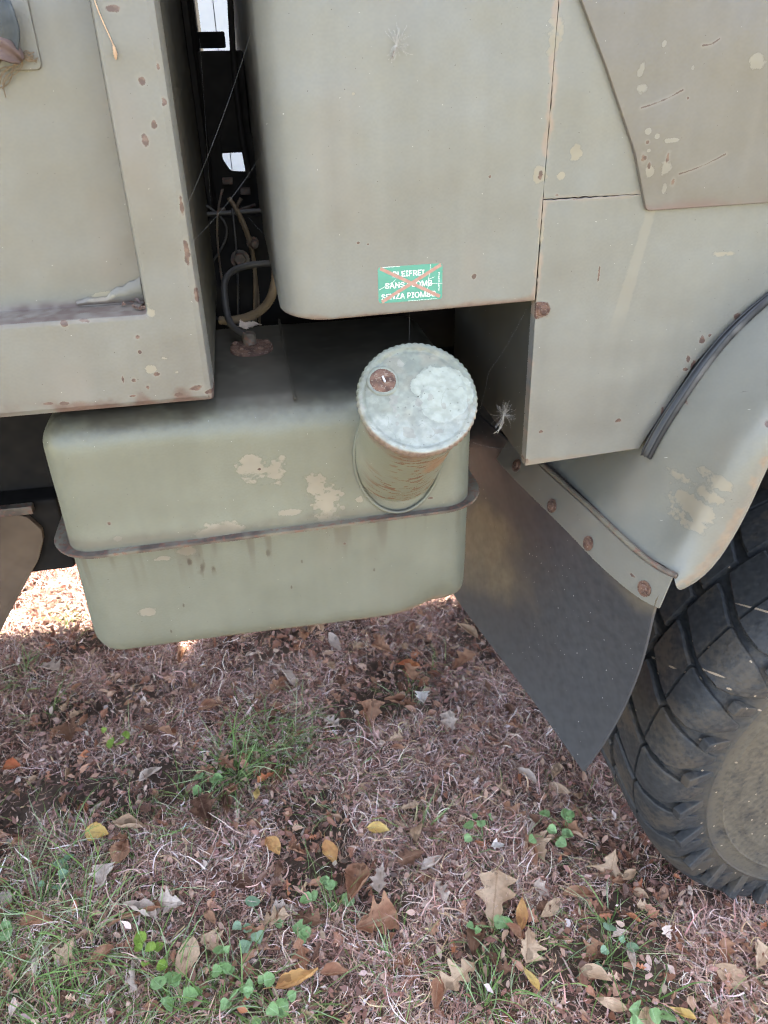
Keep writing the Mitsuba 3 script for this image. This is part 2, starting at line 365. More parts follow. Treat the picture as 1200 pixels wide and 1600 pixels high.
def cap_color(p, n, uv):
    u, v = dotc(p, CU, CAPC), dotc(p, CV_, CAPC)
    mid, ed = fbm(p.x * 60, p.y * 60, p.z * 60, 3), fbm(p.x * 240, p.y * 240, p.z * 240, 2)
    c = mix((0.150, 0.16, 0.128), (0.205, 0.217, 0.18), smoothstep(0.3, 0.7, mid))
    c = mix(c, (0.13, 0.142, 0.115), smoothstep(0.012, 0.036, v + (mid - 0.5) * 0.03) * 0.8)
    c = mix(c, (0.20, 0.185, 0.14), smoothstep(0.52, 0.72, fbm(u * 40 + 8, v * 40, 1.0, 3)) * 0.55)
    patch = dr.sqrt(dr.square(u - 0.030) + dr.square(v - 0.002)) - 0.036 + (mid - 0.5) * 0.020 + (ed - 0.5) * 0.004
    c = mix(c, (0.14, 0.15, 0.13), (1 - smoothstep(0.0006, 0.0022, dr.abs(patch))) * 0.7)
    c = mix(c, mix((0.225, 0.24, 0.198), (0.275, 0.29, 0.245), ed), 1 - smoothstep(-0.001, 0.001, patch))
    low = smoothstep(0.006, 0.045, -v + (mid - 0.5) * 0.05)
    c = mix(c, mix((0.235, 0.25, 0.225), (0.31, 0.325, 0.295), ed), low * 0.6)
    crack = dr.abs(fbm(u * 42 + 3, v * 42, 1.0, 3) - 0.5)
    c = mix(c, (0.15, 0.155, 0.135), (1 - smoothstep(0.003, 0.012, crack)) * 0.55 * smoothstep(0.35, 0.55, mid))
    f1, f2, r = voronoi(u * 110, v * 110)
    c = mix(c, (0.10, 0.10, 0.08), (1 - smoothstep(0.05, 0.06 + 0.5 * r, f1)) * dr.select(r < 0.22, 0.8, 0.0))
    chip = smoothstep(0.67, 0.685, fbm(u * 65 + 3, v * 65 + 1, 5.0, 3) + (ed - 0.5) * 0.05)
    c = mix(c, (0.20, 0.195, 0.165), chip * 0.85)
    rimr = dr.sqrt(u * u + v * v)
    c = c * (0.80 + 0.20 * smoothstep(0.3, 0.7, fbm(p.x * 150, p.y * 150, p.z * 150, 3)))
    c = mix(c, (0.09, 0.085, 0.066), smoothstep(0.60, 0.70, fbm(u * 34 + 20, v * 34 + 4, 3.0, 4)) * 0.35)
    return mix(c, mix((0.13, 0.08, 0.062), (0.19, 0.14, 0.105), ed), smoothstep(0.0710, 0.0735, rimr) * smoothstep(0.0, 0.05, -v + (mid - 0.5) * 0.03) * 0.9)
def cap_bump(p, n, uv):
    u, v = dotc(p, CU, CAPC), dotc(p, CV_, CAPC)
    mid = fbm(p.x * 60, p.y * 60, p.z * 60, 3)
    patch = dr.sqrt(dr.square(u - 0.030) + dr.square(v - 0.002)) - 0.036 + (mid - 0.5) * 0.014
    crack = dr.abs(noise(u * 70 + 3, v * 70, 1.0) - 0.5)
    return (1 - smoothstep(-0.002, 0.002, patch)) * 0.0010 + (mid - 0.5) * 0.003 - (1 - smoothstep(0.0, 0.05, crack)) * 0.0004
bs('paint_cap', mikit.proc(cap_color), 0.42, 0.5, bump=cap_bump, beps=4e-4)

def rust_col(p, n, uv):
    a, b = fbm(p.x * 120, p.y * 120, p.z * 120, 3), noise(p.x * 600, p.y * 600, p.z * 600)
    c = mix((0.062, 0.036, 0.028), (0.135, 0.078, 0.056), smoothstep(0.3, 0.7, a))
    return mix(c, (0.22, 0.17, 0.135), smoothstep(0.66, 0.75, b) * 0.5)
def rust_bump(p, n, uv):
    return fbm(p.x * 250, p.y * 250, p.z * 250, 2) * 0.001
bs('rust', mikit.proc(rust_col), 0.8, 0.25, bump=rust_bump)

def flange_col(p, n, uv):
    a, b = fbm(p.x * 45, p.y * 45, p.z * 45, 3), fbm(p.x * 220, p.y * 220, p.z * 220, 2)
    c = mix((0.062, 0.048, 0.039), (0.11, 0.092, 0.072), smoothstep(0.35, 0.65, a))
    c = mix(c, (0.18, 0.165, 0.12), smoothstep(0.55, 0.7, fbm(p.x * 18, 1.0, p.z * 18, 2)) * 0.5)
    return mix(c, (0.15, 0.06, 0.04), smoothstep(0.5, 0.75, b) * 0.6)
bs('dirty_steel', mikit.proc(flange_col), 0.6, 0.35, bump=paint_bump)

fend_chips = [(.579, 1.04, .016, .018), (.592, 1.065, .020, .010), (.601, 1.085, .010, .010), (.575, 1.02, .012, .010)]
def fender_extra(p, c, mid, ed):
    # rusty outer rim; a rust crack and peeled edge on the inner face
    rim = smoothstep(-0.1470, -0.1505, p.y + (mid - 0.5) * 0.006)
    c = mix(c, mix((0.16, 0.105, 0.07), (0.225, 0.178, 0.125), ed), rim * smoothstep(0.38, 0.58, mid) * 0.85)
    d = dr.abs(p.x - 0.517 - (p.z - 1.07) * 0.26 + (ed - 0.5) * 0.004) + dr.select(p.y < -0.012, 0.1, 0.0)
    c = mix(c, (0.22, 0.105, 0.055), (1 - smoothstep(0.0008, 0.0034, d)) * 0.85)
    return c
fend_rust = [(.595, 1.16, .004, .004), (.64, 1.175, .004, .005), (.50, 1.04, .005, .006), (.56, 1.145, .003, .003)]
bs('paint_fender', paint((0.152, 0.150, 0.129), fend_rust, fend_chips, fender_extra, dirt=0.14, warm=(0.19, 0.165, 0.135)), 0.40, 0.5, bump=paint_bump)
bs('paint_strap', paint((0.150, 0.145, 0.124), [(.517, .918, .0025, .0025)], (), None, dirt=0.3, warm=(0.18, 0.15, 0.115)), 0.5, 0.4, bump=paint_bump)

def rubber_col(p, n, uv):
    a = fbm(p.y * 7 + 1, p.x * 7, p.z * 6, 3)
    b = fbm(p.x * 90, p.y * 90, p.z * 90, 3)
    c = mix((0.027, 0.029, 0.032), (0.044, 0.046, 0.050), b)
    dust = smoothstep(0.45, 0.70, a + 0.24 * (1 - smoothstep(0.05, 0.22, dr.sqrt(dr.square((p.y - 0.30) * 0.8) + dr.square(p.z - 0.72)))) - 0.05 + 0.10 * smoothstep(0.84, 0.89, p.z) * (1 - smoothstep(0.0, 0.1, p.y)) - 0.15 * smoothstep(0.72, 0.62, p.z))
    c = mix(c, mix((0.085, 0.070, 0.046), (0.14, 0.116, 0.078), b), dust * 0.85)
    f1, f2, r = voronoi(p.y * 80 + p.x * 20, p.z * 45)
    sp = (1 - smoothstep(0.02, 0.02 + 0.3 * r, f1)) * dr.select(r < 0.22, 0.7, 0.0) * smoothstep(0.45, 0.6, fbm(p.y * 10, p.z * 10, 3.0, 2))
    return mix(c, (0.42, 0.41, 0.38), sp)
bs('flap_rubber', mikit.proc(rubber_col), 0.55, 0.4, bump=paint_bump)
bs('shaded_paint', paint((0.060, 0.056, 0.044), (), (), None, dirt=0.3, warm=(0.055, 0.042, 0.03)), 0.55, 0.35, bump=paint_bump)  # truck paint darkened so shade is painted into the inner walls
bs('seal_rubber', mikit.proc(lambda p, n, uv: mix((0.010, 0.011, 0.013), (0.022, 0.023, 0.027), fbm(p.x * 80, p.y * 80, p.z * 80, 2))), 0.45, 0.5)
bs('seal_bead', mikit.proc(lambda p, n, uv: mix((0.022, 0.021, 0.021), (0.090, 0.084, 0.078), smoothstep(0.35, 0.65, fbm(p.x * 25, p.y * 20, p.z * 25, 3)) * smoothstep(1.10, 1.20, p.z))), 0.6, 0.3)

WC = [1.08, 0.0, 0.44]
def tyre_col(p, n, uv):
    dx, dz = p.x - WC[0], p.z - WC[2]
    r, th = dr.sqrt(dx * dx + dz * dz), dr.atan2(dz, dx)
    a, b = fbm(p.x * 14, p.y * 14, p.z * 14, 3), fbm(p.x * 130, p.y * 130, p.z * 130, 3)
    c = mix((0.018, 0.019, 0.020), (0.038, 0.039, 0.039), b)
    c = mix(c, (0.062, 0.050, 0.036), smoothstep(0.42, 0.70, a + (b - 0.5) * 0.35) * 0.7)
    streak = fbm(r * 60, th * 7, 3.0, 3) * 0.5 + fbm(p.x * 26, p.z * 26, 1.0, 3) * 0.5
    mud = (1 - smoothstep(0.335, 0.385, r + (b - 0.5) * 0.06)) * smoothstep(0.22, 0.62, 0.75 * streak + 0.25 * b + 0.08 * smoothstep(0.26, 0.35, r))
    c = mix(c, mix((0.060, 0.051, 0.037), (0.122, 0.104, 0.074), b), mud * 0.9)
    f1, f2, rr = voronoi(p.x * 60 + p.y * 31, p.z * 60 + p.y * 17)
    return mix(c, (0.34, 0.26, 0.18), (1 - smoothstep(0.08, 0.16, f1)) * dr.select(rr < 0.07, 0.7, 0.0))
def tyre_bump(p, n, uv):
    return fbm(p.x * 120, p.y * 120, p.z * 120, 3) * 0.0022
bs('tyre_rubber', mikit.proc(tyre_col), 0.62, 0.35, bump=tyre_bump)

bs('black_metal', mikit.proc(lambda p, n, uv: mix((0.006, 0.006, 0.0065), (0.018, 0.0155, 0.0135), fbm(p.x * 40, p.y * 40, p.z * 40, 3))), 0.75, 0.12)
bs('brown_dirt', mikit.proc(lambda p, n, uv: mix((0.06, 0.042, 0.029), (0.14, 0.102, 0.072), fbm(p.x * 22, p.y * 22, p.z * 22, 4))), 0.8, 0.2)
bs('tan_hose', mikit.proc(lambda p, n, uv: mix((0.085, 0.06, 0.038), (0.17, 0.125, 0.08), fbm(p.x * 60, p.y * 60, p.z * 60, 3))), 0.6, 0.3)
bs('grey_pipe', mikit.proc(lambda p, n, uv: mix((0.024, 0.024, 0.027), (0.055, 0.05, 0.047), fbm(p.x * 60, p.y * 60, p.z * 60, 3))), 0.5, 0.4)
bs('sticker_green', mikit.proc(lambda p, n, uv: mix((0.040, 0.185, 0.138), (0.068, 0.24, 0.185), fbm(p.x * 80, p.y, p.z * 80, 3))), 0.35, 0.5)
bs('sticker_white', (0.50, 0.52, 0.49), 0.4, 0.4)
bs('sticker_red', mikit.proc(lambda p, n, uv: mix((0.24, 0.12, 0.095), (0.32, 0.21, 0.175), fbm(p.x * 200, p.y, p.z * 200, 3))), 0.4, 0.4)
bs('sticker_edge', (0.16, 0.15, 0.12), 0.6, 0.3)
bs('white_board', mikit.proc(lambda p, n, uv: mi.Color3f(0.36, 0.37, 0.39) * (0.94 + 0.1 * fbm(p.x * 3, p.y, p.z * 1.2, 3))), 0.6, 0.3)
bs('roof_tile', (0.22, 0.11, 0.07), 0.8, 0.2)
bs('glass_dark', (0.03, 0.035, 0.04), 0.1, 0.6)
bs('fluff', (0.36, 0.35, 0.33), 0.9, 0.1)
bs('web', (0.16, 0.16, 0.16), 0.6, 0.3)
bs('strap_blue', mikit.proc(lambda p, n, uv: mix((0.040, 0.045, 0.049), (0.082, 0.090, 0.094), fbm(p.x * 90, p.y * 90, p.z * 90, 3))), 0.85, 0.2)
bs('strap_brown', mikit.proc(lambda p, n, uv: mix((0.07, 0.048, 0.044), (0.14, 0.102, 0.096), fbm(p.x * 90, p.y * 90, p.z * 90, 3))), 0.85, 0.2)
bs('strap_pale', (0.38, 0.36, 0.36), 0.85, 0.2)

# ------------------------------------------------------------------ ground
def gz(x, y):
    p = np.stack([np.asarray(x, float), np.asarray(y, float), np.zeros_like(np.asarray(x, float))], -1)
    return 0.075 * (meshkit.fbm(p * 2.3 + 3, 3, 5) - 0.5) + 0.034 * (meshkit.fbm(p * 9 + 7, 2, 8) - 0.5) - 0.012

def ground_grid(xs, ys):
    X, Y = np.meshgrid(xs, ys, indexing='ij')
    return grid_mesh(np.stack([X, Y, gz(X, Y)], -1))
def soil_col(p, n, uv):
    a, b = fbm(p.x * 9, p.y * 9, 1.0, 3), fbm(p.x * 130, p.y * 130, p.z * 90, 3)
    c = mix((0.045, 0.031, 0.024), (0.12, 0.085, 0.062), b)
    c = mix(c, (0.17, 0.118, 0.088), smoothstep(0.45, 0.7, a) * 0.6)
    far = smoothstep(2.5, 6.0, dr.sqrt(p.x * p.x + p.y * p.y))
    return mix(c, mix((0.10, 0.13, 0.045), (0.22, 0.18, 0.10), fbm(p.x * 3, p.y * 3, 2.0, 4)), far)
bs('soil', mikit.proc(soil_col), 0.95, 0.1, bump=lambda p, n, uv: fbm(p.x * 90, p.y * 90, p.z * 90, 3) * 0.006)
ax_ = np.r_[-120, -60, -30, -15, -8, -5, np.linspace(-3.2, 3.2, 129), 5, 8, 15, 30, 60, 120]
tag(obj('ground', ground_grid(ax_, ax_), 'soil', smooth=True), 'brown soil under dry grass and fallen leaves', kind='structure')

def ribbons(base, head, length, width, K, pitch0, curl, droop, seed, minh=0.002):
    """N thin curved blades as one mesh; returns vertices (N, K+1, 2, 3) and faces"""
    r = np.random.default_rng(seed)
    N = len(base); p = base.copy(); th = head.copy(); ph = pitch0.copy()
    pts = [p.copy()]; dirs = []
    bend = r.normal(0, curl, N)
    for k in range(K):
        th = th + bend + r.normal(0, abs(curl) * 0.6 if np.isscalar(curl) else 0.2, N)
        d = np.stack([np.cos(th) * np.cos(ph), np.sin(th) * np.cos(ph), np.sin(ph)], -1)
        p = p + d * (length / K)[:, None]
        floor = gz(p[:, 0], p[:, 1]) + minh
        p[:, 2] = np.maximum(p[:, 2], floor)
        pts.append(p.copy()); dirs.append(d)
        ph = ph + droop + r.normal(0, 0.18, N)
    dirs.append(dirs[-1])
    P = np.stack(pts, 1); D = np.stack(dirs, 1)
    tw = r.uniform(-0.9, 0.9, (N, 1)) + np.linspace(0, 1, K + 1)[None] * r.normal(0, 0.8, (N, 1))
    side = np.cross(D, [0, 0, 1.0]); side /= np.linalg.norm(side, axis=-1, keepdims=True) + 1e-9
    up = np.cross(side, D)
    s = side * np.cos(tw)[..., None] + up * np.sin(tw)[..., None]
    taper = np.linspace(1, 0, K + 1) ** 0.6
    w = width[:, None, None] * (0.15 + 0.85 * taper)[None, :, None] * 0.5
    Q = np.stack([P - s * w, P + s * w], 2)
    i = np.arange(N)[:, None] * (2 * (K + 1)) + np.arange(K)[None] * 2
    f = np.stack([i, i + 1, i + 3, i + 2], -1).reshape(-1, 4)
    return Q, f

def palette(cols, wts, n, seed, jit=0.15):
    r = np.random.default_rng(seed)
    c = V(cols)[r.choice(len(cols), n, p=V(wts) / sum(wts))]
    return np.clip(c * (1 + r.normal(0, jit, (n, 1))) * (1 + r.normal(0, 0.04, (n, 3))), 0.01, 0.9)

def in_view(x, y, margin):
    """trapezoid of ground around the photographed strip"""
    return np.abs(x - 0.05 - 0.06 * (y + 0.4)) < 0.72 + margin + 0.20 * (y + 0.5)

scene['straw_blade'] = {'type': 'twosided', 'bsdf': {'type': 'principled', 'base_color': {'type': 'mesh_attribute', 'name': 'vertex_color'}, 'roughness': 0.5, 'specular': 0.4}}
scene['green_blade'] = {'type': 'principledthin', 'base_color': {'type': 'mesh_attribute', 'name': 'vertex_color'}, 'roughness': 0.5, 'diff_trans': 0.7, 'spec_trans': 0.0, 'eta': 1.4}

def make_straw(N, xr, yr, seed, dens=True, wmul=1.0, view=None):
    r = np.random.default_rng(seed)
    M = int(N * 2.6)
    x, y = r.uniform(*xr, M), r.uniform(*yr, M)
    q = np.stack([x, y, 0 * x], -1)
    clump = meshkit.fbm(q * 6.5 + 2, 3, 21)
    keep = r.uniform(0, 1, M) < np.clip((clump - 0.33) * 3.6, 0.05, 1)
    if view is not None: keep &= in_view(x, y, view)
    x, y, clump = x[keep][:N], y[keep][:N], clump[keep][:N]
    n = len(x)
    lay = r.uniform(0, 1, n)
    z = gz(x, y) + 0.002 + lay * 0.034 * np.clip((clump - 0.3) * 2.4, 0.12, 1)
    flow = meshkit.fbm(np.stack([x, y, 0 * x], -1) * 3.5 + 9, 2, 31) * 12
    head = np.where(r.uniform(0, 1, n) < 0.45, flow + r.normal(0, 0.6, n), r.uniform(0, 6.28, n))
    L = r.gamma(2.6, 0.0115, n) + 0.010
    w = (0.0008 + r.gamma(1.8, 0.0006, n)) * wmul
    Q, f = ribbons(np.stack([x, y, z], -1), head, L, w, 6, r.normal(0.2, 0.45, n), 0.25, -0.10, seed + 1)
    c = palette([(0.54, 0.36, 0.30), (0.74, 0.61, 0.55), (0.37, 0.20, 0.155), (0.19, 0.095, 0.07), (0.58, 0.43, 0.26)], [5, 3.2, 5, 3.0, 1.3], n, seed + 2)
    C = np.repeat(c, 14, axis=0)
    return tm(Q.reshape(-1, 3), f), C

m, c = make_straw(135000, (-1.25, 1.35), (-0.62, 1.9), 100, view=0.10)
key = put('dry_grass', mikit.ply(m, 'straw_blade', color=c))
tag(key, 'tangled mat of dry pinkish tan grass under and in front of the truck', kind='stuff')
m, c = make_straw(26000, (-3.0, 3.0), (-2.6, 3.0), 140, wmul=1.6)
key = put('sparse_grass', mikit.ply(m, 'straw_blade', color=c))
tag(key, 'thin scattered dry grass on the surrounding ground', kind='stuff')

# green blades grow in tufts
tufts = [(-.27, .35, 34, .16), (-.10, .58, 40, .17), (-.17, .46, 60, .19), (-.06, .52, 50, .19), (.02, .62, 26, .16), (-.60, .14, 50, .20), (-.50, .10, 44, .22), (-.62, .02, 50, .20), (-.56, .30, 30, .18), (-.64, .24, 30, .18), (-.40, .30, 20, .16), (-.44, .05, 20, .15), (-.52, -.10, 40, .17), (-.62, -.17, 40, .16),
         (-.36, -.02, 26, .18), (-.30, -.10, 36, .17), (-.20, -.12, 34, .16), (-.10, -.14, 38, .15), (-.36, -.22, 46, .17), (-.22, -.28, 46, .15), (-.08, -.26, 36, .15), (.04, -.28, 30, .13), (.14, -.12, 22, .13),
         (.30, -.20, 36, .15), (.40, -.14, 22, .13), (.34, -.32, 30, .12), (.56, -.16, 14, .18), (.60, -.10, 16, .16), (.62, -.26, 18, .12), (.25, .18, 16, .14), (.45, .10, 12, .12), (.13, .42, 12, .12), (.30, .62, 14, .12),
         (.42, .72, 14, .12), (-.45, .60, 10, .14), (-.80, .95, 26, .14), (-.72, .80, 14, .14), (-.70, 1.2, 16, .12), (.02, .02, 16, .14), (.08, .30, 12, .12), (-.36, .20, 18, .15), (.16, -.36, 28, .12), (-.55, -.30, 44, .15), (.50, -.40, 24, .12), (.75, -.36, 20, .12)]
r = np.random.default_rng(55)
B, H, L, W, Pz, tone = [], [], [], [], [], []
for tx, ty, n, ln in tufts:
    n = int(n * 2.0)
    a, rad = r.uniform(0, 6.28, n), np.abs(r.normal(0, 0.045, n))
    x, y = tx + rad * np.cos(a), ty + rad * np.sin(a)
    B.append(np.stack([x, y, gz(x, y) + 0.001], -1)); H.append(a + r.normal(0, 0.8, n)); L.append(r.uniform(0.35, 1.0, n) * ln); W.append(r.uniform(0.0016, 0.0040, n)); Pz.append(r.uniform(0.35, 1.25, n)); tone.append(np.full(n, r.uniform(0.85, 1.15)))
x, y = r.uniform(-1.0, 1.1, 1500), r.uniform(-0.55, 0.55, 1500)
B.append(np.stack([x, y, gz(x, y)], -1)); H.append(r.uniform(0, 6.28, 1500)); L.append(r.uniform(0.03, 0.10, 1500)); W.append(r.uniform(0.001, 0.0024, 1500)); Pz.append(r.uniform(0.2, 1.2, 1500)); tone.append(np.ones(1500))
B, H, L, W, Pz, tone = map(np.concatenate, (B, H, L, W, Pz, tone))
Q, f = ribbons(B, H, L, W, 6, Pz, 0.10, -0.20, 56, minh=0.006)
c = palette([(0.19, 0.29, 0.09), (0.26, 0.37, 0.14), (0.36, 0.43, 0.25), (0.46, 0.48, 0.30)], [4, 4, 2.2, 1], len(B), 57) * tone[:, None]
key = put('green_grass', mikit.ply(tm(Q.reshape(-1, 3), f), 'green_blade', color=np.repeat(c, 14, axis=0)))
tag(key, 'loose tufts of fresh green grass growing through the dry mat', kind='stuff')
# ------------------------------------------------------------------ fallen leaves
def leaf_mesh(kind, length, curl, seed, nl=14, nw=3):
    """a thin leaf along +x, its width along y, curled; returns mesh and uv"""
    r = np.random.default_rng(seed)
    t = np.linspace(0, 1, nl)
    if kind == 'oak':
        nl = 26; t = np.linspace(0, 1, nl)
        w = 0.34 * np.sin(np.pi * t ** 0.8) ** 0.8 * (0.66 + 0.42 * np.cos(t * 2 * np.pi * 3.6 + 2.6)) * (0.6 + 0.6 * t)
    elif kind == 'maple':
        nl = 34; t = np.linspace(0, 1, nl)
        w = np.interp(t, [0, .06, .16, .24, .32, .44, .54, .62, .72, .86, 1], [.03, .20, .46, .34, .26, .50, .25, .19, .24, .08, 0])
        w = w * r.uniform(0.75, 1.0)
    elif kind == 'spoon':
        w = 0.20 * np.sin(np.pi * t ** 1.25) ** 0.75
    elif kind == 'round':
        w = np.interp(t, [0, .08, .3, .6, .85, 1], [.32, .50, .58, .52, .34, .05]) * (1 + 0.10 * np.cos(t * 34))
    else:
        w = 0.31 * np.sin(np.pi * t ** 0.85) ** 0.85 * (1 + 0.03 * np.cos(t * 50))
    w = np.maximum(w, 0.006) * length
    jag = [1 + (0.30 if kind == 'maple' else 0.14) * (meshkit.fbm(np.stack([t * 11, 0 * t + k_, 0 * t + seed * 0.71], -1), 2, seed) - 0.5) * 2 for k_ in (0, 5)]
    s = np.linspace(-1, 1, 2 * nw + 1)
    roll = curl * r.uniform(0.7, 1.2)
    bend = r.normal(0.3, 0.35) * min(curl, 1.2)
    twist = r.normal(0, 0.35) * min(curl, 1.2)
    # the midrib bends
    a = np.cumsum(np.full(nl, bend / nl)) - bend * 0.4 + 0.12 * np.sin(t * 7 + r.uniform(0, 6))
    mx = np.r_[0, np.cumsum(np.cos(a[:-1]))] / (nl - 1) * length
    mz = np.r_[0, np.cumsum(np.sin(a[:-1]))] / (nl - 1) * length
    asym = 1 + 0.12 * r.normal(0, 1, 2)
    P = np.zeros((nl, len(s), 3))
    for j, sj in enumerate(s):
        tt_ = np.clip(t + (0.035 if sj > 0 else -0.035) * (kind in ('maple', 'oak')) * np.sin(np.pi * t), 0, 1)
        ww = np.interp(tt_, t, w) * abs(sj) * asym[int(sj > 0)] * jag[int(sj > 0)]
        k = roll * np.abs(sj) * (0.6 + 0.5 * t)       # rolls up towards the edge
        kk = np.maximum(k, 1e-3)
        lat, up = ww * np.sin(kk) / kk, ww * (1 - np.cos(kk)) / kk
        up = up + 0.22 * ww * min(curl, 1.0)
        lat = lat * np.sign(sj)
        cr = 0.060 * length * (meshkit.noise(np.stack([t * 6, np.full(nl, sj * 2.0), np.full(nl, seed * 0.37)], -1), seed) - 0.5) * (0.4 + curl)
        tw = twist * (t - 0.5)
        P[:, j] = np.stack([mx - up * np.sin(a), lat * np.cos(tw) - up * np.sin(tw), mz + (up + cr) * np.cos(a) + lat * np.sin(tw)], -1)
    P[:, :, 0] -= length * 0.5
    P[:, :, 2] -= P[:, :, 2].min()
    uv = np.stack(np.broadcast_arrays(t[:, None], s[None] * 0.5 + 0.5), -1).reshape(-1, 2)
    m = grid_mesh(P)
    if kind not in ('round',):
        # a thin stalk
        st = tube([(-length * .5, 0, P[0, nw, 2]), (-length * .62, length * .02, P[0, nw, 2] + length * .02), (-length * .74, length * .05, P[0, nw, 2] + length * .015)], length * 0.009, 4)
        uv = np.vstack([uv, np.full((len(st.vertices), 2), [0.5, 0.5])])
        m = tm(np.vstack([m.vertices, st.vertices]), np.vstack([m.faces, st.faces + len(m.vertices)]))
    return m, uv

def leaf_bsdf(name, c1, c2, vein, thin=False):
    c1, c2, vein = map(tuple, (c1, c2, vein))
    def fn(p, n, uv):
        s = dr.abs(uv.y - 0.5) * 2
        a = fbm(p.x * 28, p.y * 28, p.z * 28, 3); b = fbm(p.x * 160, p.y * 160, p.z * 160, 2)
        c = mix(c1, c2, smoothstep(0.32, 0.68, a))
        c = c * (0.8 + 0.4 * b)
        side = dr.abs(dr.sin((uv.x * 9 - s * 1.9) * 3.14159))
        v = dr.maximum(1 - smoothstep(0.02, 0.07, s), (1 - smoothstep(0.03, 0.16, side)) * 0.55)
        c = mix(c, vein, v * 0.7)
        return mix(c, mi.Color3f(*c1) * 0.4, smoothstep(0.66, 0.72, fbm(p.x * 55 + 3, p.y * 55, p.z * 55, 2)) * 0.6)
    d = {'type': 'principledthin', 'base_color': mikit.proc(fn), 'roughness': 0.55, 'diff_trans': 0.35 if not thin else 0.7, 'spec_trans': 0.0, 'eta': 1.35}
    scene[name] = d
leaf_bsdf('leaf_brown', (0.25, 0.118, 0.070), (0.38, 0.215, 0.135), (0.36, 0.24, 0.16))
leaf_bsdf('leaf_dark', (0.105, 0.055, 0.038), (0.20, 0.11, 0.07), (0.24, 0.15, 0.10))
leaf_bsdf('leaf_tan', (0.40, 0.27, 0.175), (0.52, 0.375, 0.255), (0.34, 0.21, 0.13))
leaf_bsdf('leaf_pale', (0.44, 0.345, 0.28), (0.57, 0.475, 0.40), (0.46, 0.36, 0.28))
leaf_bsdf('leaf_white', (0.55, 0.50, 0.45), (0.66, 0.61, 0.55), (0.62, 0.56, 0.49))
leaf_bsdf('leaf_yellow', (0.56, 0.36, 0.115), (0.63, 0.46, 0.18), (0.50, 0.33, 0.13))
leaf_bsdf('leaf_orange', (0.40, 0.20, 0.085), (0.55, 0.33, 0.13), (0.42, 0.25, 0.11))
leaf_bsdf('leaf_red', (0.40, 0.125, 0.06), (0.52, 0.22, 0.10), (0.42, 0.22, 0.12))
leaf_bsdf('ivy_green', (0.22, 0.35, 0.14), (0.30, 0.44, 0.21), (0.40, 0.52, 0.31), True)
leaf_bsdf('ivy_blue', (0.21, 0.32, 0.19), (0.30, 0.41, 0.27), (0.40, 0.49, 0.36), True)
leaf_bsdf('ivy_yellow', (0.20, 0.30, 0.055), (0.29, 0.40, 0.09), (0.36, 0.46, 0.17), True)

def leaf_place(x, y, z, deg, tilt=(0, 0), s=1.0):
    return T().translate([float(x), float(y), float(z)]).rotate([0, 0, 1], float(deg)).rotate([1, 0, 0], float(tilt[0])).rotate([0, 1, 0], float(tilt[1])).scale(float(s))

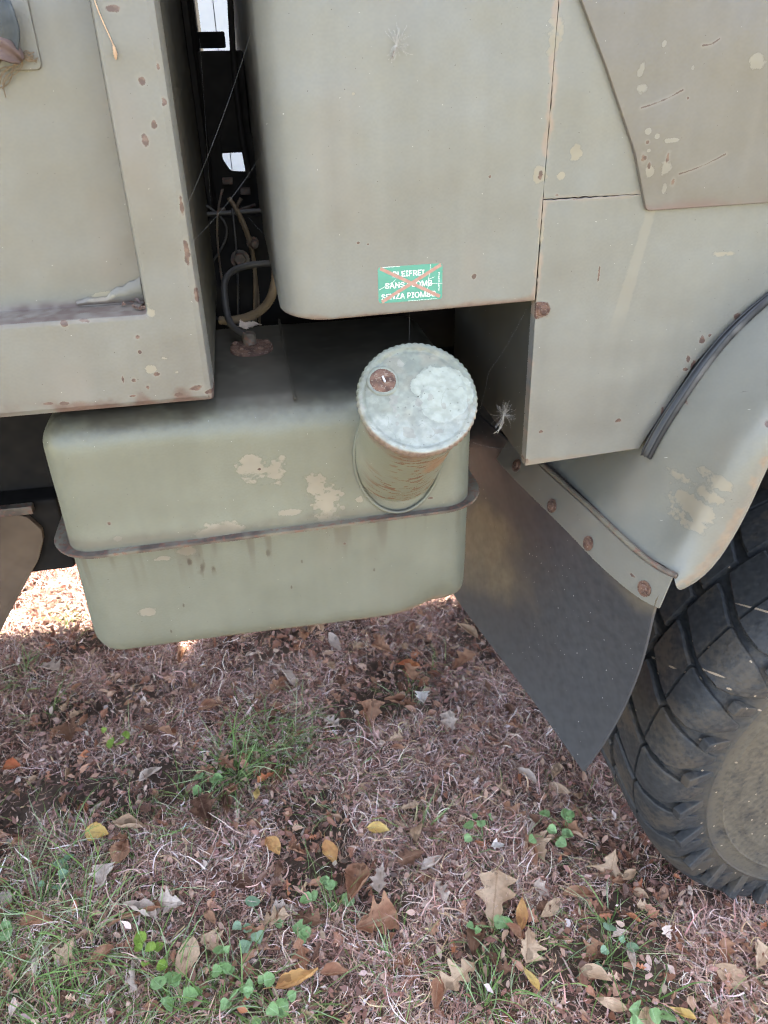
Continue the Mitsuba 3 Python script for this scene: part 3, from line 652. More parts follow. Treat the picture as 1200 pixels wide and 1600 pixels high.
LEAVES = [
    (0.158, 0.196, 0.061, 'ovate', 'yellow', -22, 0.5, 'yellow tan oval leaf lying alone in the middle of the dry grass'),
    (0.247, 0.161, 0.070, 'ovate', 'tan', -107, 0.6, 'pale tan oval leaf just right of the yellow tan oval one'),
    (0.039, 0.166, 0.066, 'ovate', 'orange', -79, 0.8, 'orange and yellow leaf standing on its tip beside small brown leaf'),
    (-0.088, 0.192, 0.060, 'ovate', 'orange', -59, 0.6, 'small orange leaf left of a brown curled leaf in the middle'),
    (-0.033, 0.177, 0.054, 'maple', 'brown', -42, 1.2, 'crumpled brown leaf between two orange leaves'),
    (0.370, -0.026, 0.144, 'maple', 'tan', -112, 0.8, 'large pointed tan leaf with a folded triangular outline'),
    (0.255, -0.162, 0.102, 'oak', 'tan', -153, 0.5, 'lobed tan oak leaf lying flat near the bottom edge'),
    (0.393, -0.190, 0.067, 'spoon', 'yellow', -82, 0.25, 'spoon shaped yellow leaf lying flat near the bottom edge'),
    (0.419, -0.063, 0.073, 'spoon', 'orange', -114, 0.5, 'narrow orange leaf standing upright beside the large pointed tan leaf'),
    (-0.275, -0.026, 0.101, 'ovate', 'tan', -109, 0.5, 'large pale tan leaf left of the bottom green weeds'),
    (0.107, -0.019, 0.123, 'maple', 'brown', -170, 1.0, 'folded brown leaf right of the bright green weed'),
    (0.084, 0.066, 0.141, 'ovate', 'brown', -113, 1.6, 'long curled brown leaf above the folded brown leaf'),
    (0.263, 0.009, 0.070, 'oak', 'pale', -75, 1.2, 'crinkled pale leaf left of the large pointed tan leaf'),
    (-0.054, -0.115, 0.102, 'ovate', 'orange', 9, 1.9, 'tightly curled orange brown leaf beside round green weed leaves'),
    (-0.244, 0.323, 0.107, 'maple', 'dark', -73, 1.3, 'dark brown folded leaf with a small yellow leaf under it'),
    (-0.490, 0.310, 0.071, 'ovate', 'yellow', -22, 0.5, 'yellow tan leaf at the left beside a curled tan one'),
    (-0.417, 0.310, 0.091, 'ovate', 'tan', -17, 1.5, 'curled tan leaf touching the yellow tan leaf at the left'),
    (-0.459, 0.182, 0.069, 'maple', 'pale', -92, 1.4, 'pale crinkled leaf inside a green grass tuft at the left'),
    (-0.586, 0.105, 0.079, 'ovate', 'brown', -6, 1.6, 'curled brown leaf at the left edge beside ivy leaves'),
    (-0.744, 0.575, 0.061, 'ovate', 'red', -11, 0.8, 'bright orange leaf at the far left edge'),
    (-0.609, 0.655, 0.108, 'maple', 'dark', -74, 1.0, 'star shaped dark brown leaf at the left'),
    (-0.120, 0.355, 0.052, 'spoon', 'yellow', -100, 0.5, 'small yellow leaf under a red orange one near the middle'),
    (-0.095, 0.411, 0.055, 'maple', 'red', 27, 1.0, 'small red orange leaf above a small yellow leaf'),
    (0.260, 0.080, 0.071, 'ovate', 'pale', 16, 2.2, 'pale leaf rolled to a tube above the crinkled pale leaf'),
    (0.415, 0.094, 0.036, 'ovate', 'white', -0, 0.3, 'tiny whitish oval leaf right of a curled tan leaf'),
    (0.501, 0.073, 0.080, 'maple', 'tan', -81, 0.7, 'flat tan leaf near the tyre side of the litter'),
    (0.603, -0.194, 0.052, 'ovate', 'pale', -106, 2.6, 'pale tube of a rolled leaf near the bottom right'),
    (0.524, -0.267, 0.067, 'spoon', 'tan', -31, 0.4, 'pale yellow lance shaped leaf at the bottom edge right of the middle'),
    (0.660, -0.297, 0.056, 'spoon', 'yellow', -44, 0.7, 'yellowish narrow leaf at the bottom edge near the right corner'),
    (0.516, -0.213, 0.069, 'ovate', 'tan', -32, 1.3, 'curled tan leaf above the pale yellow lance shaped leaf'),
    (0.863, -0.233, 0.073, 'maple', 'tan', -145, 0.9, 'tan leaf at the right edge below the tyre'),
    (0.796, -0.210, 0.064, 'maple', 'brown', -111, 1.2, 'brown folded leaf below the tyre near the right edge'),
    (0.205, -0.186, 0.070, 'ovate', 'brown', -109, 1.6, 'reddish brown rolled leaf left of the lobed tan oak leaf'),
    (0.282, 0.845, 0.085, 'maple', 'brown', -40, 1.2, 'brown leaf right under the bottom of the fuel tank'),
    (0.514, 0.738, 0.108, 'maple', 'brown', -153, 1.0, 'brown leaf in the gap between tank and rubber flap'),
    (0.346, 0.744, 0.081, 'ovate', 'red', -26, 0.9, 'reddish brown leaf in the shade below the tank'),
    (0.350, 0.588, 0.069, 'maple', 'white', -95, 1.2, 'crumpled whitish leaf below the right end of the tank'),
    (0.094, 0.570, 0.068, 'oak', 'pale', -47, 0.8, 'small pale leaf under the middle of the tank'),
    (0.405, 0.484, 0.079, 'maple', 'pale', -112, 1.0, 'pale leaf standing in grass left of the rubber flap'),
    (0.201, 0.568, 0.114, 'maple', 'brown', -107, 1.1, 'upright brown leaf in dry grass below the tank'),
    (0.632, 0.286, 0.069, 'ovate', 'tan', -126, 0.8, 'small tan leaf below the tip of the rubber flap'),
    (0.549, 0.282, 0.075, 'spoon', 'pale', -62, 1.0, 'pale narrow leaf left of the rubber flap tip'),
    (0.017, -0.112, 0.065, 'ovate', 'brown', -1, 1.5, 'red brown curved leaf right of the curled orange brown leaf'),
    (0.477, -0.020, 0.047, 'maple', 'pale', -45, 1.0, 'pale leaf right of the narrow orange upright leaf'),
    (0.389, -0.103, 0.055, 'ovate', 'brown', -43, 1.5, 'brown rolled leaf under the narrow orange upright leaf'),
    (0.558, -0.039, 0.083, 'ovate', 'brown', -11, 1.6, 'dark brown rolled leaf lying left of the tyre'),
    (0.352, -0.161, 0.049, 'oak', 'dark', 149, 0.8, 'dark leaf between the oak leaf and the spoon shaped one'),
    (-0.382, 0.466, 0.074, 'ovate', 'pale', 37, 1.6, 'pale rolled leaf among straw at the left centre'),
    (-0.228, 0.057, 0.046, 'ovate', 'brown', -63, 1.0, 'small brown leaf above the large pale tan leaf'),
    (0.687, -0.090, 0.044, 'maple', 'tan', -22, 0.9, 'small tan leaf on bare soil below the tyre'),
]
r = np.random.default_rng(77)
for i, (x, y, ln, kind, col, deg, curl, lab) in enumerate(LEAVES):
    m, uv = leaf_mesh(kind, ln * 0.9, curl * 1.15 + 0.1, 300 + i)
    z = gz(V([x]), V([y]))[0] + 0.038
    up = 32 if 'upright' in lab or 'standing' in lab else 0
    key = put('fallen_leaf', mikit.ply(m, 'leaf_' + col, smooth=True, uv=uv, to_world=leaf_place(x, y, z, deg, (r.normal(0, 12), r.normal(0, 9) + up))))
    tag(key, lab, 'leaf')

# many smaller ones: copies of a dozen shapes
protos = []
for i in range(16):
    kind = ['oak', 'maple', 'ovate', 'ovate', 'maple', 'spoon', 'ovate', 'oak'][i % 8]
    m, uv = leaf_mesh(kind, 0.055, [0.7, 1.2, 1.8, 1.0, 1.5, 0.8, 2.3, 1.1][i % 8], 500 + i)
    protos.append((m, uv))
plyd = {}
n = 0
groups = {'brown': ('small dry brown leaf, one of many scattered in the grass', 'scattered small brown leaves'), 'dark': ('small dark brown leaf, one of many scattered in the grass', 'scattered small dark leaves'),
          'tan': ('small dry tan leaf, one of many scattered in the grass', 'scattered small tan leaves'), 'pale': ('small bleached pale leaf, one of many scattered in the grass', 'scattered small pale leaves')}
while n < 249:
    x, y = r.uniform(-0.95, 1.1), -0.5 + 1.65 * r.uniform(0, 1) ** 1.5
    if not in_view(V([x]), V([y]), -0.02)[0]: continue
    if (x - 0.95) ** 2 + (y - 0.05) ** 2 < 0.05: continue
    k = int(r.integers(16)); col = str(r.choice(['brown', 'dark', 'tan', 'pale'], p=[.46, .20, .24, .10]))
    if (k, col) not in plyd: plyd[k, col] = mikit.ply(protos[k][0], 'leaf_' + col, smooth=True, uv=protos[k][1])
    z = gz(V([x]), V([y]))[0] + r.uniform(0.018, 0.046)
    key = put('small_leaf', {**plyd[k, col], 'to_world': leaf_place(x, y, z, r.uniform(0, 360), (r.normal(0, 25), r.normal(0, 20)), r.uniform(0.55, 1.5))})
    tag(key, groups[col][0], 'leaf', groups[col][1]); n += 1

# crumbs of broken leaf between the blades
r = np.random.default_rng(91)
N = 26000
x, y = r.uniform(-1.15, 1.25, N), r.uniform(-0.6, 1.7, N)
q = np.stack([x, y, 0 * x], -1)
z = gz(x, y) + 0.004 + r.uniform(0, 0.034, N)
sz = np.minimum(r.gamma(1.3, 0.0046, N) + 0.0022, 0.012)
base = V([[-1, -.3, .1], [-.4, .36, .45], [.35, .42, .35], [1, .1, .35], [.45, -.40, .0], [-.3, -.42, -.05]])
a1, a2, a3 = r.uniform(0, 6.28, N), r.normal(0, 0.6, N), r.normal(0, 0.8, N)
from scipy.spatial.transform import Rotation as Rot
M = Rot.from_euler('zyx', np.stack([a1, a2, a3], -1)).as_matrix()
sh = base[None] * r.uniform(0.6, 1.3, (N, 6, 3))
vv = np.einsum('nij,nkj->nki', M, sh) * sz[:, None, None] + np.stack([x, y, z], -1)[:, None]
fb = V([[0, 1, 5], [1, 4, 5], [1, 2, 4], [2, 3, 4]])
ff = (np.arange(N)[:, None, None] * 6 + fb[None]).reshape(-1, 3)
cc = palette([(0.25, 0.125, 0.09), (0.38, 0.23, 0.17), (0.14, 0.08, 0.06), (0.48, 0.34, 0.27), (0.58, 0.47, 0.41)], [5.4, 4, 2.4, 1.8, 0.4], N, 92)
tag(put('leaf_litter', mikit.ply(tm(vv.reshape(-1, 3), ff), 'straw_blade', color=np.repeat(cc, 6, axis=0))), 'crumbs of broken dry leaves lying between the grass blades', kind='stuff')

# crumpled leaf pieces that nobody could count, thickest under the truck
r = np.random.default_rng(123)
lp = [leaf_mesh(['maple', 'ovate', 'oak', 'ovate'][i % 4], 0.030, [1.0, 1.7, 1.3, 2.3][i % 4], 1200 + i, nl=8, nw=1)[0] for i in range(14)]
lv_, lf_, lc_, off = [], [], [], 0
cols = V([(0.27, 0.125, 0.075), (0.38, 0.205, 0.13), (0.16, 0.08, 0.052), (0.46, 0.30, 0.205), (0.55, 0.44, 0.37), (0.40, 0.16, 0.08)])
k = 0
while k < 2600:
    x, y = r.uniform(-1.1, 1.2), r.uniform(-0.55, 1.6)
    if meshkit.fbm(V([[x * 4 + 3, y * 4, 0.5]]), 3, 61)[0] < r.uniform(0.30, 0.62): continue
    m = lp[int(r.integers(14))]
    M = Rot.from_euler('zyx', [r.uniform(0, 6.28), r.normal(0, 0.6), r.normal(0, 0.6)]).as_matrix()
    v = (m.vertices * r.uniform(0.55, 1.35)) @ M.T
    z = gz(V([x]), V([y]))[0] + r.uniform(0.008, 0.036)
    lv_.append(v + V([x, y, z])); lf_.append(m.faces + off); off += len(v)
    lc_.append(np.repeat(cols[r.choice(6, p=[.30, .26, .18, .14, .06, .06])][None] * r.uniform(0.75, 1.2), len(v), 0))
    k += 1
tag(put('crumpled_leaves', mikit.ply(tm(np.vstack(lv_), np.vstack(lf_)), 'straw_blade', smooth=True, color=np.clip(np.vstack(lc_), 0, .9))), 'carpet of small crumpled brown leaf pieces among the dry grass', kind='stuff')

# ------------------------------------------------------------------ low green weeds
bs('weed_stem', (0.15, 0.22, 0.08), 0.6, 0.3)
IVY = [
    (0.017, 0.040, 6, 'brightest green weed cluster in the middle of the foreground'),
    (-0.052, 0.006, 3, 'green weed left of the brightest weed cluster'),
    (-0.136, 0.024, 4, 'dull green weed above the row of round weed leaves'),
    (-0.160, -0.104, 5, 'round leaved green weed left of the curled orange brown leaf'),
    (-0.116, -0.154, 3, 'round leaved green weed at the bottom edge'),
    (-0.561, 0.202, 5, 'bluish green weed at the left side'),
    (-0.641, 0.089, 4, 'green weed at the far left edge'),
    (-0.291, -0.112, 3, 'green weed sprig at the bottom left below the large tan leaf'),
    (-0.494, 0.604, 3, 'yellow green weed sprig at the left under the tank'),
    (0.388, 0.131, 3, 'small green sprig in dry grass right of centre'),
    (0.354, -0.069, 2, 'tiny green sprig below the large pointed tan leaf'),
    (0.564, -0.169, 3, 'dull green weed near the bottom right'),
    (-0.346, -0.008, 4, 'yellowish green weed left of the large pale tan leaf'),
    (-0.225, -0.069, 3, 'green weed touching the right side of the large pale tan leaf'),
    (0.585, -0.292, 3, 'green weed at the bottom edge near the right corner'),
    (0.580, 0.114, 3, 'small green sprig left of the tyre'),
    (-0.247, 0.387, 3, 'bright green sprig beside the dark brown folded leaf'),
    (0.531, 0.107, 2, 'little green sprig near the flat tan leaf'),
]
r = np.random.default_rng(17)
rl = [leaf_mesh('round', 0.028, c, 700 + i, nl=16, nw=4) for i, c in enumerate((0.6, 0.9, 0.45, 1.1))]
ip = {}
for i, (x, y, n, lab) in enumerate(IVY):
    col = 'ivy_yellow' if 'yellow' in lab else 'ivy_blue' if ('blu' in lab or 'dull' in lab) else 'ivy_green'
    root = V([x, y, gz(V([x]), V([y]))[0]])
    key = key_for('ground_ivy')
    tag(key, lab, 'weed')
    for k in range(n + 2):
        a = r.uniform(0, 6.28); d = r.uniform(0.012, 0.040) if k else 0.004
        tip = root + V([d * math.cos(a), d * math.sin(a), r.uniform(0.036, 0.066)])
        obj('stem', tube([root, (root + tip) / 2 + V([d * .3, 0, .005]), tip], 0.0009, 4, n=5), 'weed_stem', key)
        q = int(r.integers(4))
        if (q, col) not in ip: ip[q, col] = mikit.ply(rl[q][0], col, smooth=True, uv=rl[q][1])
        sc = r.uniform(0.5, 1.05) * (1.25 if 'bright' in lab and k < 3 else 1)
        put('leaf', {**ip[q, col], 'to_world': leaf_place(tip[0] + 0.012 * math.cos(a), tip[1] + 0.012 * math.sin(a), tip[2] - .002, math.degrees(a), (r.normal(0, 22), r.normal(4, 20)), sc)}, key)
# ------------------------------------------------------------------ the truck
TR = 'military_truck'
tag(TR, 'weathered olive grey military truck with a fuel tank between cab and load bed', 'truck')

# -- load bed (left)
BED = TR + '__load_bed'
P = round_poly([(-2.3, 1.216), (-.061, 1.216), (-.061, 1.98), (-.1265, 1.98), (-.1265, 1.336), (-2.3, 1.336)], [0.01, 0.006, 0.01, 0.0, 0.004, 0])
obj('side_frame', plate(P, 0, 0.052, bevel=0.009), 'paint_body', BED, smooth=40)
obj('recessed_panel', box((-2.25, 0.0505, 1.325), (-0.118, 0.06, 1.975), 0.002), 'paint_body', BED)
obj('corner_wall', box((-2.3, 0.0515, 1.219), (-0.0614, 1.9, 1.982), 0.003), 'shaded_paint', BED)
obj('canvas_cover', rbox((-2.28, 0.03, 1.981), (-0.075, 1.87, 2.62), 0.12, step=0.2), 'dirty_steel', BED, smooth=True)
LP = round_poly([(-.36, 1.590), (-.1925, 1.590), (-.1925, 1.80), (-.36, 1.80)], 0.008)
obj('latch_plate', plate(LP, 0.0455, 0.0515, bevel=0.0015), 'paint_body', BED, smooth=40)
def cloth(pts, w, seed):
    p = spline(pts, 14); rr = np.random.default_rng(seed)
    t = np.gradient(p, axis=0); t /= np.linalg.norm(t, axis=1, keepdims=True)
    s = np.cross(t, [0, -1, 0.25]); s /= np.linalg.norm(s, axis=1, keepdims=True)
    u = np.linspace(-1, 1, 7)
    W = np.interp(np.linspace(0, 1, 14), [0, .2, .5, .85, 1], w)
    G = p[:, None] + s[:, None] * (u[None, :, None] * W[:, None, None])
    G[..., 1] += 0.004 * np.sin(u * 4 + rr.uniform(0, 6))[None] - 0.004 * np.cos(u * 1.5)[None]
    return shell(G, 0.0025)
STRAP = key_for('frayed_strap')
tag(STRAP, 'frayed blue grey and brown strap end hanging on the latch plate', 'strap')
obj('grey_fold', cloth([(-.212, .030, 1.652), (-.214, .022, 1.634), (-.217, .026, 1.617), (-.222, .034, 1.608)], [.005, .009, .0125, .010, .004], 1), 'strap_blue', STRAP, smooth=True)
obj('pale_fold', cloth([(-.236, .034, 1.655), (-.235, .028, 1.640), (-.238, .030, 1.622)], [.006, .009, .010, .008, .004], 2), 'strap_pale', STRAP, smooth=True)
obj('brown_fold', cloth([(-.242, .030, 1.628), (-.230, .022, 1.617), (-.214, .026, 1.606), (-.208, .034, 1.599)], [.010, .0125, .012, .008, .003], 3), 'strap_brown', STRAP, smooth=True)
obj('brown_fold', cloth([(-.246, .034, 1.618), (-.236, .026, 1.608), (-.229, .031, 1.598)], [.008, .010, .009, .006, .002], 4), 'strap_brown', STRAP, smooth=True)
rr = np.random.default_rng(4)
fr = [tube([(-.208, .036, 1.602), (-.218 + rr.normal(0, .003), .038, 1.594 + rr.normal(0, .002)), (-.228 + rr.normal(0, .003), .041, 1.586 + rr.normal(0, .003)), (-.238 + rr.normal(0, .003), .043, 1.574 + rr.normal(0, .004))], 0.0006, 4, n=8) for _ in range(7)]
fr += [tube([(-.208, .036, 1.602), (-.202, .034, 1.602 + rr.normal(0, .003)), (-.1965 + rr.normal(0, .002), .036, 1.602 + rr.normal(0, .004))], 0.0006, 4, n=6) for _ in range(10)]
obj('frayed_threads', cat(*fr), 'tan_hose', STRAP, smooth=True)
# flakes of loose paint in the corner of the ledge
rr = np.random.default_rng(9)
for k in range(9):
    x = -0.128 - abs(rr.normal(0, 0.022)); m, uv = leaf_mesh('maple', rr.uniform(.006, .013), 1.2, 900 + k, nl=8, nw=1)
    m = place(m, np.r_[np.c_[Rot.from_euler('zyx', rr.uniform(-1, 1, 3)).as_matrix(), [x, rr.uniform(.012, .045), 1.3385]], [[0, 0, 0, 1]]])
    obj('paint_flake', m, 'paint_door' if k % 2 else 'rust', BED, smooth=True)
# the lifted skin of paint at the ledge corner
G = np.zeros((12, 5, 3))
for i, t in enumerate(np.linspace(0, 1, 12)):
    zt = 1.338 + np.interp(t, [0, .2, .45, .6, .85, 1], [.006, .008, .008, .018, .022, .030]) + rr.normal(0, .001)
    for j, s in enumerate(np.linspace(0, 1, 5)):
        G[i, j] = (-0.212 + 0.080 * t, 0.0495 - 0.004 * np.sin(s * np.pi) - 0.002 * s, 1.338 + (zt - 1.338) * s)
obj('peeling_paint', shell(G, 0.0006), 'paint_body', BED, smooth=True)

# -- cab rear corner
CAB = TR + '__cab'
xl, rad = 0.036, 0.060
path = [(0.3632, 0.0)] + [(x, 0.0) for x in np.linspace(0.33, xl + rad, 8)]
path += [(xl + rad - rad * math.sin(a), rad - rad * math.cos(a)) for a in np.linspace(0, math.pi / 2, 13)[1:]] + [(xl, y) for y in (0.1, 0.2, 0.5, 1.0, 1.85)]
path = V(path)
s = np.linalg.norm(path - V([0.3632, 0]), axis=1)
zb = 1.3162 + 0.0179 * (path[:, 0] - 0.363)
lift = np.clip((xl + rad - path[:, 0]) / rad, 0, 1)
zb = zb + 0.004 * lift ** 2
zs = np.r_[0.0, 0.001, 0.003, 0.008, 0.03, 0.1, 0.3, 0.6, 1.1]
G = np.zeros((len(path), len(zs) + 2, 3))
nrm = np.gradient(path, axis=0); nrm = np.stack([-nrm[:, 1], nrm[:, 0]], 1); nrm /= np.linalg.norm(nrm, axis=1, keepdims=True)
# nrm points inwards (to +y on the face)
if nrm[2, 1] < 0: nrm = -nrm
for j in range(len(zs) + 2):
    if j == 0: off, dz = 0.012, 0.0035
    elif j == 1: off, dz = 0.004, 0.0006
    else: off, dz = [0.0012, 0.0004, 0, 0, 0, 0, 0, 0, 0][j - 2], zs[j - 2]
    G[:, j, :2] = path + nrm * off; G[:, j, 2] = zb + dz
    if j >= 9: G[:, j, 2] = [1.62, 1.95, 2.35][j - 9] if j - 9 < 3 else 2.35
obj('rear_corner_panel', shell(G, 0.0012 if np.cross(G[3, 4] - G[2, 4], G[2, 5] - G[2, 4])[1] > 0 else -0.0012), 'paint_cab', CAB, smooth=40)
rs = np.random.default_rng(31)
def ragged(a, b, n, amp):
    """points from a to b whose offset wanders like a cracked filler joint"""
    a, b = V(a, float), V(b, float); d = (b - a) / np.linalg.norm(b - a); q = V([-d[1], d[0]])
    t = np.linspace(0, 1, n); o = rs.normal(0, amp, n); o[0] = o[-1] = 0
    return [tuple(a + (b - a) * s_ + q * o_) for s_, o_ in zip(t, o)]
obj('pillar_panel', plate(ragged((0.3639, 1.4402), (0.53, 1.4402), 34, .0005) + [(1.0, 1.4402), (1.0, 2.35), (0.3640, 2.35)] + ragged((0.3640, 1.70), (0.3639, 1.4402), 60, .0005)[:-1], 0.0, 0.02, bevel=0.0006), 'paint_cab', CAB)
obj('roof', rbox((0.03, -0.01, 2.351), (2.0, 1.9, 2.42), 0.03, step=0.3), 'paint_cab', CAB, smooth=True)
obj('inner_block', box((0.05, 0.06, 1.325), (2.0, 1.85, 2.34), 0.01), 'black_metal', CAB)  # solid dark block added inside the cab to stop light
LOW = ragged((0.3640, 1.4393), (0.3655, 1.318), 30, .0005) + [(0.369, 1.0735), (0.540, 1.0825), (0.5445, 1.0815), (0.587, 1.164), (0.608, 1.207), (0.649, 1.258), (0.699, 1.305), (0.78, 1.362), (0.90, 1.412), (1.0, 1.425), (1.0, 1.4393)] + ragged((0.53, 1.4393), (0.3640, 1.4393), 34, .0004)[:-1]
obj('lower_side_panel', plate(LOW, 0.0, 0.018, bevel=0.0006), 'paint_cab', CAB)
obj('step_box_wall', box((0.3695, 0.017, 1.0765), (0.53, 0.42, 1.345), 0.002), 'shaded_paint', CAB)
obj('bolt_tab', plate(round_poly([(.3655, 1.291), (.381, 1.296), (.386, 1.304), (.381, 1.313), (.3655, 1.315)], 0.003), -0.002, 0.004, bevel=0.0008), 'rust', CAB)
obj('bolt', place(hexhead(0.0055, 0.004), frame((0.3755, -0.002, 1.3035), (0, -1, 0))), 'rust', CAB)
DP = round_poly([(0.4985, 1.4205), (1.05, 1.4255), (1.05, 2.0), (0.190, 2.0), (0.385, 1.645), (0.424, 1.5785), (0.4735, 1.487)], [0.008, 0, 0, 0, 0.12, 0.12, 0.12])
obj('door_plate', plate(DP, -0.0065, -0.0008, bevel=0.0016), 'paint_door', CAB, smooth=40)

# -- sticker
ST = TR + '__fuel_sticker'
tag(ST, 'green sticker with white lettering crossed out by two faded red lines')
x0, x1, z0, z1 = 0.1570, 0.2390, 1.3275, 1.3720
obj('edge', plate(round_poly([(x0 - .0006, z0 - .0006), (x1 + .0006, z0 - .0006), (x1 + .0006, z1 + .0006), (x0 - .0006, z1 + .0006)], 0.005), -0.0004, 0.0006, bevel=0.0001), 'sticker_edge', ST)
obj('face', plate(round_poly([(x0, z0), (x1, z0), (x1, z1), (x0, z1)], 0.0046), -0.0007, -0.0003, bevel=0.0001), 'sticker_green', ST)
def lettering(text, h, cx, z, width):
    m = meshkit.text_mesh(text, h, depth=0.0003, bold=True)
    b = m.bounds; m.apply_translation([-(b[0, 0] + b[1, 0]) / 2, 0, 0])
    m.vertices[:, 0] *= width / (b[1, 0] - b[0, 0])
    v = m.vertices.copy(); m.vertices = np.stack([cx + v[:, 0], -0.0007 - v[:, 2], z + v[:, 1]], -1)
    return m
cx = (x0 + x1) / 2 - 0.0022
for txt, z, w in (('BLEIFREI', 1.3590, 0.0400), ('SANS PLOMB', 1.3455, 0.0600), ('SENZA PIOMBO', 1.3318, 0.0700)):
    obj('lettering', lettering(txt, 0.0066, cx, z, w), 'sticker_white', ST, smooth=False)
def bar(ax, az, bx, bz, w, y):
    d = V([bx - ax, bz - az]); d /= np.linalg.norm(d); n_ = V([-d[1], d[0]]) * w / 2
    a, b = V([ax, az]), V([bx, bz])
    return plate([a - n_, b - n_, b + n_, a + n_], y, -0.0006, bevel=0.00005)
obj('cross_line', bar(x0 + .004, z0 + .0015, x1 - .002, z1 - .0015, 0.0042, -0.00112), 'sticker_red', ST)
obj('cross_line', bar(x0 + .003, z1 - .0015, x1 - .003, z0 + .0035, 0.0042, -0.00118), 'sticker_red', ST)
rr = np.random.default_rng(3)
cr = [bar(.1575, 1.344, .176, 1.353, .0005, -.0009), bar(.176, 1.353, .1795, 1.356, .0004, -.0009), bar(.2235, 1.3717, .2235, 1.362, .0006, -.0009), bar(.2235, 1.362, .2205, 1.353, .0005, -.0009), bar(.2205, 1.353, .2285, 1.356, .0005, -.0009), bar(.221, 1.348, .2388, 1.3475, .0006, -.0009), bar(.219, 1.341, .221, 1.345, .0005, -.0009), bar(.163, 1.3716, .185, 1.3714, .0006, -.0009), bar(.195, 1.328, .232, 1.3287, .0004, -.0009)]
cr += [bar(.2335 + rr.normal(0, .0002), z, .2355 + rr.normal(0, .0002), z + rr.normal(0, .0003), .0006, -.0009) for z in np.arange(1.3385, 1.361, .0013)]
obj('cracks', cat(*cr), 'sticker_white', ST, smooth=False)

# -- fuel tank
TK = TR + '__fuel_tank'
m = rbox((-0.303, 0.03, 0.781), (0.303, 0.43, 1.190), 0.045, arc=7, step=0.012)
v = m.vertices
low = np.exp(-(((v[:, 0] - 0.256) / 0.045) ** 2 + ((v[:, 2] - 0.805) / 0.040) ** 2)) * np.clip((0.16 - v[:, 1]) / 0.1, 0, 1)
v[:, 2] += 0.016 * low; v[:, 1] += 0.014 * low
c2 = np.exp(-(((v[:, 0] - 0.195) / 0.028) ** 2 + ((v[:, 2] - 0.850) / 0.05) ** 2)) * np.clip((0.10 - v[:, 1]) / 0.06, 0, 1)
v[:, 1] += 0.005 * c2
m.vertices = v
m = wobble(m, 0.0022, 7, 3)
# straight pressings of the two halves: a faint swell towards the flange
v = m.vertices; v[:, 1] -= np.where(v[:, 1] < 0.1, 0.004 * np.exp(-((v[:, 2] - 0.995) / 0.03) ** 2), 0); m.vertices = v
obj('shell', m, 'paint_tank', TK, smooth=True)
fl = []
for ex, za, zb_ in ((0.0275, 0.9925, 0.9948), (0.0285, 0.9953, 0.9976)):
    pg = sg.box(-0.325, 0.0160, 0.323, 0.45).buffer(-0.07).buffer(0.07 + ex - 0.027, quad_segs=12)
    e = trimesh.creation.extrude_polygon(pg, zb_ - za, engine='earcut'); e.apply_translation([0, 0, za]); fl.append(e)
f_ = cat(*fl)
f_ = f_.subdivide_to_size(0.02); f_.merge_vertices(); f_ = wobble(f_, 0.0013, 22, 6)
f_.apply_transform(trimesh.transformations.rotation_matrix(math.radians(-1.1), [0, 1, 0], [0, 0, 0.995]))
obj('seam_flange', f_, 'dirty_steel', TK, smooth=30)
# strap seen edge-on on the tank top
obj('top_rib', tube([(0.045, 0.05, 1.190), (0.045, 0.42, 1.190)], 0.0025, 8, n=6), 'paint_tank', TK, smooth=True)
# filler neck: a cylinder that leans out of the front
prof = [(0.0640, -0.23), (0.0640, -0.016), (0.0655, -0.0155), (0.0655, -0.010)]
n_ = lathe([(r_, h) for (r_, h) in [(0.0640, h) for h in np.linspace(-0.22, -0.03, 24)] + prof[1:]], 72)
n_ = wobble(n_, 0.0006, 20, 5)
obj('filler_neck', place(n_, frame(CAPC, AX)), 'paint_neck', TK, smooth=40)
a = np.linspace(0, 2 * np.pi, 60, endpoint=False)
wx, wz = 0.0652 * np.cos(a), 0.0652 / math.cos(math.radians(47)) * np.sin(a)
ring = np.stack([NECK0[0] - .001 + wx, np.full(60, 0.0265) - 0.0035 * np.exp(-((NECK0[2] + wz - 0.995) / 0.03) ** 2), NECK0[2] + wz], -1)
obj('weld_ring', wobble(tube(np.vstack([ring, ring[:1]]), 0.0027, 8), 0.0008, 60, 2), 'paint_tank', TK, smooth=True)
prf = [(r_, -0.0015 + 0.0016 * (1 - (r_ / 0.06) ** 2)) for r_ in np.linspace(0.001, 0.060, 26)] + [(0.0622, -0.0026), (0.0642, -0.0016), (0.0662, 0.0008), (0.0690, 0.0018), (0.0718, 0.0012), (0.0735, -0.0010), (0.0740, -0.005), (0.0737, -0.010), (0.0715, -0.0128), (0.066, -0.013)]
cm = lathe(prf, 220)
rr_ = np.linalg.norm(cm.vertices[:, :2], axis=1); th = np.arctan2(cm.vertices[:, 1], cm.vertices[:, 0])
k = np.clip((rr_ - 0.0690) / 0.004, 0, 1) * (0.5 + 0.5 * np.cos(th * 56)) * (0.5 + 0.6 * meshkit.noise(np.stack([th * 6, th * 0, th * 0], -1), 4))
cm.vertices[:, :2] *= (1 + 0.015 * k - 0.007 * (k < 0.3) * (rr_ > 0.0690))[:, None]
nz = meshkit.fbm(cm.vertices * 70 + 5, 3, 6) - 0.5
cm.vertices[:, 2] += nz * 0.0022 * (rr_ < 0.073)
key = obj('filler_cap', place(cm, frame(CAPC, AX)), 'paint_cap', TK, smooth=True)
tag(key, 'round pale green filler cap with thick flaking paint and a rusty lock')
LK = CAPC - 0.0395 * CU + 0.0255 * CV_
